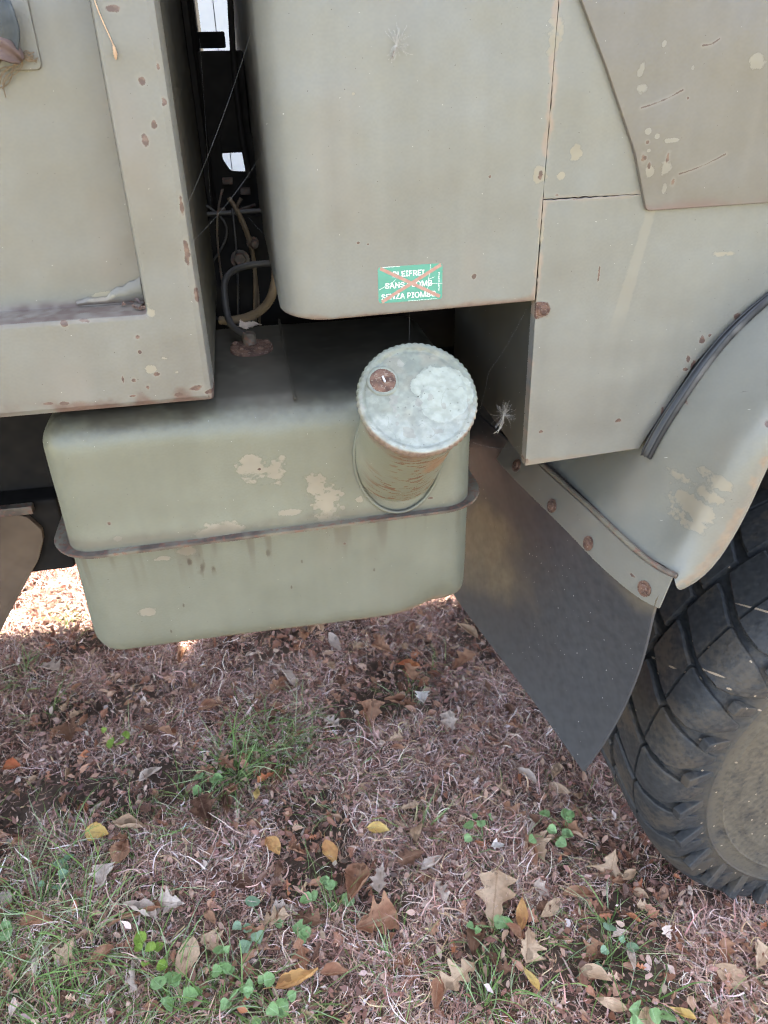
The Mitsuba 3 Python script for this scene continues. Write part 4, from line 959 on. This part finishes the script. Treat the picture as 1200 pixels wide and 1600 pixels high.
obj('lock_surround', place(wobble(lathe([(0.0155, 0.0004), (0.0178, 0.0012), (0.0196, 0.0002), (0.0205, -0.002)], 40), 0.0012, 90, 3), frame(LK, AX)), 'paint_cap', TK, smooth=True)
lk = lathe([(0.0005, 0.0016), (0.006, 0.0018), (0.010, 0.0014), (0.0145, 0.0012), (0.0164, 0.0002), (0.0166, -0.002)], 40)
obj('lock', place(wobble(lk, 0.0007, 180, 8), frame(LK, AX)), 'rust', TK, smooth=True)
obj('keyhole_cover', place(trimesh.creation.box((0.0022, 0.0085, 0.002)), frame(LK + AX * 0.0024 + V([.001, 0, 0.001]), AX, (1, 0.2, 0.15))), 'strap_pale', TK, smooth=False)
# sender plate with its pipe, hoses behind
SN = TR + '__fuel_sender'
obj('plate', place(lathe([(0.0005, 0.006), (0.03, 0.006), (0.034, 0.004), (0.0345, -0.002)], 36), frame((-0.008, 0.27, 1.192), (0, 0, 1))), 'rust', SN, smooth=30)
obj('stub', place(lathe([(0.0005, 0.02), (0.009, 0.02), (0.011, 0.016), (0.011, 0.0)], 16), frame((-0.010, 0.278, 1.196), (0, 0, 1))), 'dirty_steel', SN, smooth=30)
for k in range(5):
    a = k * 1.2566 + 0.3
    obj('bolt', place(hexhead(0.004, 0.004), frame((-0.008 + 0.026 * math.cos(a), 0.27 + 0.026 * math.sin(a), 1.198), (0, 0, 1))), 'rust', SN)
obj('fuel_pipe', tube([(-.012, .278, 1.21), (-.026, .30, 1.212), (-.040, .335, 1.222), (-.043, .36, 1.250), (-.039, .38, 1.276), (-.022, .40, 1.287), (.030, .415, 1.291), (.09, .43, 1.292)], 0.0058, 10, n=40), 'grey_pipe', SN, smooth=True)
obj('fuel_hose', tube([(.046, .295, 1.335), (.043, .300, 1.300), (.034, .300, 1.268), (.012, .318, 1.238), (-.020, .335, 1.222), (-.055, .35, 1.218)], 0.0072, 10, n=36), 'tan_hose', SN, smooth=True)
m, uv = leaf_mesh('maple', 0.040, 0.7, 950)
FK = tag(put('paint_flake', mikit.ply(m, 'leaf_pale', smooth=True, uv=uv, to_world=leaf_place(-0.006, 0.325, 1.212, 20, (18, 6)))), 'pale green curled flake of paint lying behind the rusty sender plate', 'flake')

# -- chassis behind and around
CH = TR + '__chassis'
obj('frame_rail', box((-2.3, 0.50, 0.86), (2.0, 0.58, 1.06), 0.006), 'black_metal', CH)
obj('frame_rail', box((-2.3, 1.28, 0.86), (2.0, 1.36, 1.06), 0.006), 'black_metal', CH)
obj('subframe', box((-2.28, 0.52, 1.062), (-0.30, 0.60, 1.214), 0.006), 'black_metal', CH)
obj('splash_panel', box((-0.298, 0.56, 1.062), (1.9, 0.60, 1.345), 0.006), 'black_metal', CH)
obj('cross_member', box((-0.36, 0.585, 0.90), (-0.28, 1.275, 1.02), 0.006), 'black_metal', CH)
obj('wheel_well_wall', box((0.51, 0.462, 0.42), (1.75, 0.492, 1.345), 0.004), 'black_metal', CH)
obj('added_dark_box', box((-1.2, 0.455, 0.69), (-0.42, 0.95, 0.858), 0.01), 'black_metal', CH)  # added box that keeps the space under the bed dark
obj('air_box', box((-0.049, 0.70, 1.437), (0.034, 1.02, 1.606), 0.004), 'black_metal', CH)
obj('heat_shield', plate(round_poly([(-0.060, 1.30), (0.10, 1.30), (0.10, 1.47), (0.018, 1.47), (0.018, 1.404), (-0.012, 1.406), (-0.024, 1.428), (-0.024, 1.47), (-0.060, 1.47)], [0, 0, 0, 0, .004, .012, .006, 0, 0]), 0.69, 0.696, bevel=0.001), 'black_metal', CH)
obj('side_shield', box((-0.0605, 0.60, 1.30), (-0.050, 1.0, 2.2), 0.002), 'black_metal', CH)
obj('air_pipe', tube([(-0.052, 0.66, 1.30), (-0.055, 0.68, 1.5), (-0.054, 0.70, 1.75), (-0.055, 0.75, 2.3)], 0.008, 10, n=12), 'black_metal', CH, smooth=True)
obj('brace', tube([(0.022, 0.62, 1.40), (0.016, 0.66, 1.60), (0.024, 0.66, 1.72), (0.04, 0.66, 2.2)], 0.0055, 10, n=12), 'black_metal', CH, smooth=True)
obj('cross_pipe', tube([(-0.06, 0.98, 1.373), (-0.02, 0.98, 1.343), (0.03, 0.98, 1.340), (0.20, 0.98, 1.345)], 0.009, 10, n=14), 'black_metal', CH, smooth=True)
obj('brown_pipe', tube([(-0.20, 0.80, 1.285), (0.0, 0.80, 1.287), (0.30, 0.80, 1.292)], 0.022, 14, n=8), 'brown_dirt', CH, smooth=True)
obj('grey_pipe', tube([(-0.2, 0.55, 1.352), (0.0, 0.55, 1.354), (0.2, 0.55, 1.358)], 0.0045, 10, n=6), 'grey_pipe', CH, smooth=True)
obj('brake_line', tube([(-.055, .62, 1.30), (-.02, .62, 1.315), (.03, .62, 1.318), (.12, .62, 1.32)], 0.004, 8, n=14), 'grey_pipe', CH, smooth=True)
obj('valve', place(hexhead(0.012, 0.03), frame((-0.012, 0.545, 1.272), (0, -1, 0.2))), 'dirty_steel', CH)
obj('valve', place(hexhead(0.008, 0.02), frame((0.014, 0.545, 1.300), (0.2, -1, 0))), 'dirty_steel', CH)
rc = np.random.default_rng(44)
for k in range(9):
    y_ = rc.uniform(.54, .56) if k < 5 else rc.uniform(.62, .68); xa = rc.uniform(-.055, .03); za = rc.uniform(1.22, 1.30)
    pts = [(xa, y_, za - .12), (xa + rc.normal(0, .012), y_ - .006, za), (xa + rc.normal(0, .02), y_ - .01, za + .05), (xa + rc.normal(0, .03), y_, za + .11)]
    obj('cable', tube(pts, rc.uniform(.0018, .0042), 8, n=20), ['grey_pipe', 'tan_hose', 'dirty_steel'][k % 3], CH, smooth=True)
for xx, zz in ((-.04, 1.335), (.012, 1.37), (-.02, 1.39)):
    obj('clamp', box((xx - .010, .676, zz - .006), (xx + .010, .692, zz + .006), .002), 'dirty_steel', CH)
obj('bracket', box((-0.058, 1.00, 1.612), (0.006, 1.03, 1.642), 0.003), 'black_metal', CH)

# -- front fender with its flap
FE = TR + '__front_fender'
def rail(pts, n=46):
    return spline(pts, n)
inb = rail([(1.08, .30, 1.37), (.80, .30, 1.31), (.66, .30, 1.215), (.585, .30, 1.13), (.53, .30, 1.05), (.482, .30, .956)])
inn = rail([(1.08, 0, 1.413), (.90, 0, 1.395), (.78, 0, 1.345), (.694, 0, 1.290), (.641, 0, 1.236), (.599, 0, 1.168), (.574, 0, 1.116), (.556, 0, 1.070), (.538, 0, 1.012), (.515, 0, .957)])
mid = rail([(1.08, -.09, 1.43), (.90, -.09, 1.39), (.80, -.09, 1.341), (.71, -.09, 1.277), (.655, -.09, 1.222), (.624, -.09, 1.172), (.590, -.09, 1.085), (.565, -.09, 1.005), (.533, -.09, .951)])
bul = rail([(1.08, -.135, 1.42), (.90, -.135, 1.378), (.80, -.135, 1.327), (.715, -.135, 1.265), (.665, -.135, 1.218), (.638, -.135, 1.178), (.606, -.135, 1.095), (.578, -.135, 1.015), (.549, -.137, .951)])
rim = rail([(1.08, -.15, 1.39), (.90, -.15, 1.345), (.81, -.15, 1.295), (.73, -.15, 1.238), (.686, -.15, 1.203), (.654, -.15, 1.160), (.632, -.15, 1.078), (.611, -.15, 1.000), (.588, -.15, .955), (.556, -.15, .930)], 46)
lip = rim + V([0.014, 0.006, -0.006])
inb2 = inb + V([0, 0.19, 0])
rows = np.stack([inb2, inb, 0.5 * (inb + inn) + V([.003, 0, 0]), inn, mid, bul, rim, lip], 1)
tt = V([-.3, 0, .25, .5, .70, .84, .95, 1.0])
G = CubicSpline(tt, rows, axis=1)(np.linspace(-.3, 1, 52))
obj('fender_skin', shell(G, -0.002), 'paint_fender', FE, smooth=50)
inn_ = lambda a: np.stack([-0.012 * np.clip((a[:, 1] - 0.05) / 0.2, 0, 1), 0 * a[:, 0], 0 * a[:, 0]], -1)
su = spline([(.551, -.151, .953), (.538, -.115, .9495), (.522, -.055, .953), (.510, .03, .955), (.494, .2, .956), (.482, .33, .957)], 30) + V([-.009, 0, 0])
sl = spline([(.541, -.147, .8965), (.527, -.112, .892), (.514, -.07, .893), (.500, -.01, .896), (.486, .10, .900), (.463, .27, .909), (.455, .33, .912)], 30) + V([-.007, 0, 0])
su, sl = su + inn_(su), sl + inn_(sl)
G = su[:, None] * (1 - np.linspace(0, 1, 6))[None, :, None] + sl[:, None] * np.linspace(0, 1, 6)[None, :, None]
key = obj('flap_clamp_strip', shell(G, 0.003 if np.cross(G[5, 1] - G[4, 1], G[4, 2] - G[4, 1])[0] > 0 else -0.003), 'paint_strap', FE, smooth=40)
# grimy lip along the top of the strip
obj('fender_lip', tube(su + V([0.006, 0, 0.002]), 0.0045, 8), 'dirty_steel', FE, smooth=True)
for by, fz in ((-.118, .912), (.012, .912), (.135, .917), (.262, .930)):
    k = np.argmin(abs(su[:, 1] - by)); c0 = su[k] + (sl[k] - su[k]) * np.clip((su[k, 2] - fz) / (su[k, 2] - sl[k, 2]), 0.1, .9)
    nn = np.cross(su[min(k + 1, 29)] - su[k - 1], sl[k] - su[k]); nn /= np.linalg.norm(nn)
    if nn[0] > 0: nn = -nn
    obj('bolt', place(hexhead(0.0085, 0.0055), frame(c0 + nn * .0005, nn)), 'rust', FE)
oc = spline([(.547, -.14, .935), (.538, -.14, .885), (.533, -.14, .818), (.519, -.14, .729), (.495, -.14, .635), (.465, -.14, .558)], 26)
vv_ = np.linspace(0, 1, 40); yy = -0.14 + 0.78 * vv_
G = oc[:, None] + np.stack([-0.165 * (yy + .14) - 0.010 * np.sin(vv_ * np.pi), yy + .14, 0.03 * (yy + .14)], -1)[None]
G[..., 0] += 0.004 * np.sin(G[..., 2] * 13 + G[..., 1] * 9)
key = obj('mud_flap', shell(G, -0.005), 'flap_rubber', FE, smooth=40)
tag(key, 'dusty black rubber mud flap hanging below the fender')
sp = spline([(.553, -.010, 1.074), (.571, -.009, 1.121), (.597, -.008, 1.174), (.641, -.006, 1.245), (.696, -.004, 1.300), (.782, -.004, 1.356), (.90, -.003, 1.405)], 60)
obj('seal_bead', tube(sp + V([.003, -.004, -.002]), np.interp(np.linspace(0, 1, 60), [0, .15, .5, 1], [.0035, .0042, .0048, .005]), 10), 'seal_bead', FE, smooth=True)
t = np.linspace(0, 1, 60)
wd = np.interp(t, [0, .02, .08, .2, .40, .55, .75, 1], [.011, .0135, .014, .0115, .0085, .005, .003, .002])
tan = np.gradient(sp, axis=0); tan /= np.linalg.norm(tan, axis=1, keepdims=True)
side = np.stack([-tan[:, 2], 0 * t, tan[:, 0]], -1)
u = np.linspace(0, 1, 8)
G = sp[:, None] + side[:, None] * (u[None, :, None] * wd[:, None, None])
G[..., 1] += -0.005 + 0.007 * np.sin(u * np.pi * 0.9)[None]
obj('seal_channel', shell(G, 0.002), 'seal_rubber', FE, smooth=True)

# -- front wheel
WH = TR + '__front_wheel'
Y0, WI = -0.13, 0.35
def carc(y):  # side profile helper
    return y
half = [(0.185, 0.030), (0.20, 0.016), (0.26, 0.006), (0.285, 0.004), (0.292, 0.001), (0.298, 0.003), (0.322, 0.001), (0.327, -0.0025), (0.333, 0.0005), (0.345, -0.001), (0.3565, -0.0015), (0.360, -0.005), (0.3635, -0.0015), (0.385, 0.0015), (0.405, 0.006), (0.425, 0.016), (0.438, 0.032), (0.446, 0.060), (0.449, 0.11)]
prof = [(r_, y) for r_, y in half] + [(0.450, WI / 2)] + [(r_, WI - y) for r_, y in half[::-1]]
ty = lathe([(r_, y) for r_, y in prof], 144)
MW = frame((WC[0], Y0, WC[2]), (0, 1, 0), (1, 0, 0))
obj('tyre', place(ty, MW), 'tyre_rubber', WH, smooth=50)
NL = 30
rr = np.random.default_rng(12)
def lug(sidef, part):
    """a tread lug from the crown over the shoulder and tapering down the sidewall"""
    if part == 'crown':   # y from the outer face, base radius, height, angular half width, angular shift
        st = [(WI * .50 - .008, .449, .015, .40, .50), (WI * .40, .449, .0165, .43, .40), (.105, .448, .017, .43, .22), (.083, .446, .017, .43, .12)]
    else:
        st = [(.076, .446, .017, .44, .10), (.055, .443, .017, .44, .04), (.034, .435, .0165, .43, 0), (.018, .421, .015, .37, 0), (.0085, .405, .011, .27, 0), (.003, .388, .006, .17, 0), (.0, .372, .001, .10, 0)]
    da = 2 * np.pi / NL
    secs = []
    for i, (y, rb, h, hw, sh) in enumerate(st):
        a0, a1 = (sh - hw) * da, (sh + hw) * da
        nr = V([0, 0])
        # outward direction leans over at the shoulder
        lean = np.interp(y, [0, .03, .07], [1.2, .75, 0.0])
        def pt(a, hh):
            r_, yy = rb + hh * math.cos(lean), y - hh * math.sin(lean)
            if sidef < 0: yy = WI - yy
            return (r_ * math.cos(a * sidef), r_ * math.sin(a * sidef), yy)
        b = 0.0030 / rb
        secs.append([pt(a0, -.004), pt(a0 + b * .3, h * .75), pt(a0 + b * 1.6, h), pt((a0 + a1) / 2, h * 1.02), pt(a1 - b * 1.6, h), pt(a1 - b * .3, h * .75), pt(a1, -.004)])
    P = V(secs)
    m = grid_mesh(P)
    v = np.vstack([m.vertices]); n7 = 7
    f = list(m.faces) + [[0, j, j + 1] for j in range(1, 6)] + [[(len(st) - 1) * 7, (len(st) - 1) * 7 + j + 1, (len(st) - 1) * 7 + j] for j in range(1, 6)]
    m = tm(v, V(f)); m.fix_normals()
    return m
for s_ in (1, -1):
    for part in ('crown', 'shoulder'):
        d = mikit.ply(lug(s_, part), 'tyre_rubber', smooth=28)
        for k in range(NL):
            ang = 360.0 / NL * (k + (0.5 if s_ < 0 else 0))
            put('tread_block' if part == 'crown' else 'shoulder_block', {**d, 'to_world': T().translate([float(WC[0]), Y0, float(WC[2])]).rotate([0, 1, 0], ang).rotate([1, 0, 0], -90.0)}, WH)
barm = rbox((0.364, -0.0105, -0.0065), (0.424, 0.0105, 0.012), 0.003, arc=2, step=9)
barm.apply_transform(trimesh.transformations.rotation_matrix(0.28, [0, 1, 0], [0.385, 0, 0]))
d = mikit.ply(barm, 'tyre_rubber', smooth=40)
for k in range(NL):
    put('shoulder_bar', {**d, 'to_world': T().translate([float(WC[0]), Y0, float(WC[2])]).rotate([0, 1, 0], 360.0 / NL * (k + 0.5)).rotate([1, 0, 0], -90.0)}, WH)
obj('rim', place(lathe([(0.10, .05), (0.12, .03), (0.14, .05), (0.15, .10), (0.17, .06), (0.183, .030), (0.192, .020), (0.194, .034), (0.185, .05), (0.18, .2)], 64), MW), 'paint_cab', WH, smooth=40)
obj('hub', place(lathe([(0.001, -.01), (0.05, -.01), (0.07, .0), (0.075, .04), (0.11, .05)], 32), MW), 'paint_cab', WH, smooth=40)

# -- dirty guard of the rear wheel, low at the left
RG = TR + '__rear_guard'
P = round_poly([(-1.2, .85), (-.50, .842), (-.478, .831), (-.459, .80), (-.462, .775), (-.482, .730), (-.545, .642), (-.61, .548), (-.75, .46), (-1.2, .40)], 0.008)
obj('guard_plate', plate(P, 0.44, 0.452, bevel=0.002), 'brown_dirt', RG)
obj('guard_bracket', plate(round_poly([(-.60, .842), (-.462, .842), (-.462, .86), (-.60, .86)], .003), 0.43, 0.447, bevel=0.002), 'dirty_steel', RG)
P = lathe([(0.30, .0), (0.40, .0), (0.44, .03), (0.46, .06), (0.46, .26), (0.44, .29), (0.38, .31)], 72)
obj('tyre', place(P, frame((-1.35, 0.06, 0.44), (0, 1, 0))), 'tyre_rubber', TR + '__rear_wheel', smooth=50)
obj('rim', place(lathe([(0.001, .03), (0.1, .02), (0.2, .10), (0.30, .02), (0.31, .02)], 48), frame((-1.35, 0.06, 0.44), (0, 1, 0))), 'paint_cab', TR + '__rear_wheel', smooth=40)
# far side wheels carry the truck too
for x in (1.08, -1.35):
    w_ = TR + '__far_wheel' + ('' if x > 0 else '_001')
    obj('tyre', place(P, frame((x, 1.52, 0.44), (0, 1, 0))), 'tyre_rubber', w_, smooth=50)
    obj('rim', place(lathe([(0.001, .03), (0.1, .02), (0.2, .10), (0.30, .02), (0.31, .02)], 48), frame((x, 1.86, 0.44), (0, -1, 0))), 'paint_cab', w_, smooth=40)

# ------------------------------------------------------------------ fluff, threads and cobwebs
def fluff_tuft(centre, n, ln, seed, normal, sag=0.0):
    rr = np.random.default_rng(seed); ms = []
    for k in range(n):
        a = rr.choice([1.3, 1.75, -0.3, -1.9]) + rr.normal(0, 0.35)
        d = V([math.cos(a), -abs(rr.normal(0, .12)), math.sin(a)])
        L_ = ln * rr.uniform(0.5, 1.0); c = V(centre)
        q = c + d * L_ * .55 + rr.normal(0, ln * .06, 3) * V([1, .3, 1]); e = c + d * L_ + rr.normal(0, ln * .10, 3) * V([1, .3, 1]) + V([0, 0, -sag])
        for z_ in (q, e): z_[1] = min(z_[1], centre[1])
        ms.append(tube([c, q, e], 0.00013, 3, n=5))
    return cat(*ms)
m = fluff_tuft((0.183, -0.002, 1.605), 55, 0.018, 5, (0, -1, 0))
SD = tube([(0.1835, -.002, 1.603), (0.180, -.002, 1.597), (0.178, -.002, 1.592)], [0.0005, .0007, .0003], 5)
k = key_for('seed_fluff'); tag(k, 'white seed fluff stuck on the cab panel near the top edge', 'seed fluff')
obj('hairs', m, 'fluff', k, smooth=True); obj('seed', SD, 'rust', k, smooth=True)
k = key_for('seed_fluff_001'); tag('seed_fluff_001', 'tangled pale fluff caught in a cobweb beside the filler cap', 'seed fluff')
k = 'seed_fluff_001'
m = fluff_tuft((0.352, 0.06, 1.130), 60, 0.024, 6, (0, -1, 0))
tl = [tube([(0.352, .06, 1.13), (0.348 + rr.normal(0, .002), .06, 1.115), (0.342 + rr.normal(0, .003), .062, 1.100)], 0.0005, 4, n=6) for _ in range(3)]
obj('hairs', cat(m, *tl), 'fluff', k, smooth=True)
tag(obj('dried_stem', cat(tube([(-.121, -.0015, 1.66), (-.117, -.003, 1.635), (-.111, -.002, 1.615), (-.1085, -.003, 1.606)], 0.0007, 5, n=16), tube([(-.1095, -.003, 1.610), (-.109, -.004, 1.603), (-.1095, -.003, 1.598)], [.0012, .0024, .0008], 6)), 'leaf_tan', smooth=True), 'thin dried stem hanging over the upright of the bed frame', 'stem')
WEB = [((.300, .03, 1.34), (.288, .05, 1.29)), ((.36, .02, 1.30), (.325, .06, 1.20)), ((.325, .06, 1.20), (.318, .07, 1.14)), ((.362, .012, 1.10), (.30, .04, 1.10)), ((.20, .02, 1.335), (.205, .035, 1.24)), ((-.062, .012, 1.45), (.032, .055, 1.62)), ((-.062, .02, 1.41), (.034, .07, 1.50)), ((-.03, .3, 1.62), (-.045, .3, 1.40)), ((.034, .06, 1.40), (.0, .2, 1.42))]
for i, (a, b) in enumerate(WEB):
    a, b = V(a), V(b); mid_ = (a + b) / 2 + V([0, 0, -.006])
    txt = ['under the cab panel above the filler cap', 'slanting across the step box wall', 'below the slanting one on the step box wall', 'running level beside the filler neck', 'hanging above the middle of the filler cap', 'slanting steeply across the gap between bed and cab', 'lower of two slanting across the gap between bed and cab', 'hanging upright deep in the gap', 'short and deep beside the cab corner'][i]
    tag(obj('cobweb_thread', tube([a, mid_, b], 0.00009, 4, n=12), 'web', smooth=True), 'thin cobweb thread ' + txt, 'cobweb')

# ------------------------------------------------------------------ white house seen through the gap
HS = 'white_house'
tag(HS, 'white boarded house seen through the gap between bed and cab', 'house')
for k in range(36):
    x = -4.0 + k * 0.22
    obj('board', box((x, 7.0 + (0.012 if k % 2 else 0), 0.25), (x + 0.214, 7.06, 4.2), 0.006), 'white_board', HS)
obj('wall', box((-4.05, 7.05, 0.0), (3.98, 11.0, 4.2), 0.01), 'white_board', HS)
rv = tm([(-4.4, 6.6, 4.15), (4.3, 6.6, 4.15), (4.3, 11.4, 4.15), (-4.4, 11.4, 4.15), (-4.4, 9, 6.3), (4.3, 9, 6.3)], [[0, 1, 5], [0, 5, 4], [2, 3, 4], [2, 4, 5], [1, 2, 5], [3, 0, 4], [0, 2, 1], [0, 3, 2]])
obj('roof', rv, 'roof_tile', HS, smooth=False)
for x in (-2.6, 1.9):
    w_ = obj('window', box((x - .5, 6.98, 1.2), (x + .5, 7.03, 2.4), 0.006), 'white_board', HS)
    obj('pane', box((x - .44, 6.965, 1.26), (x + .44, 6.985, 2.34), 0.003), 'glass_dark', w_)
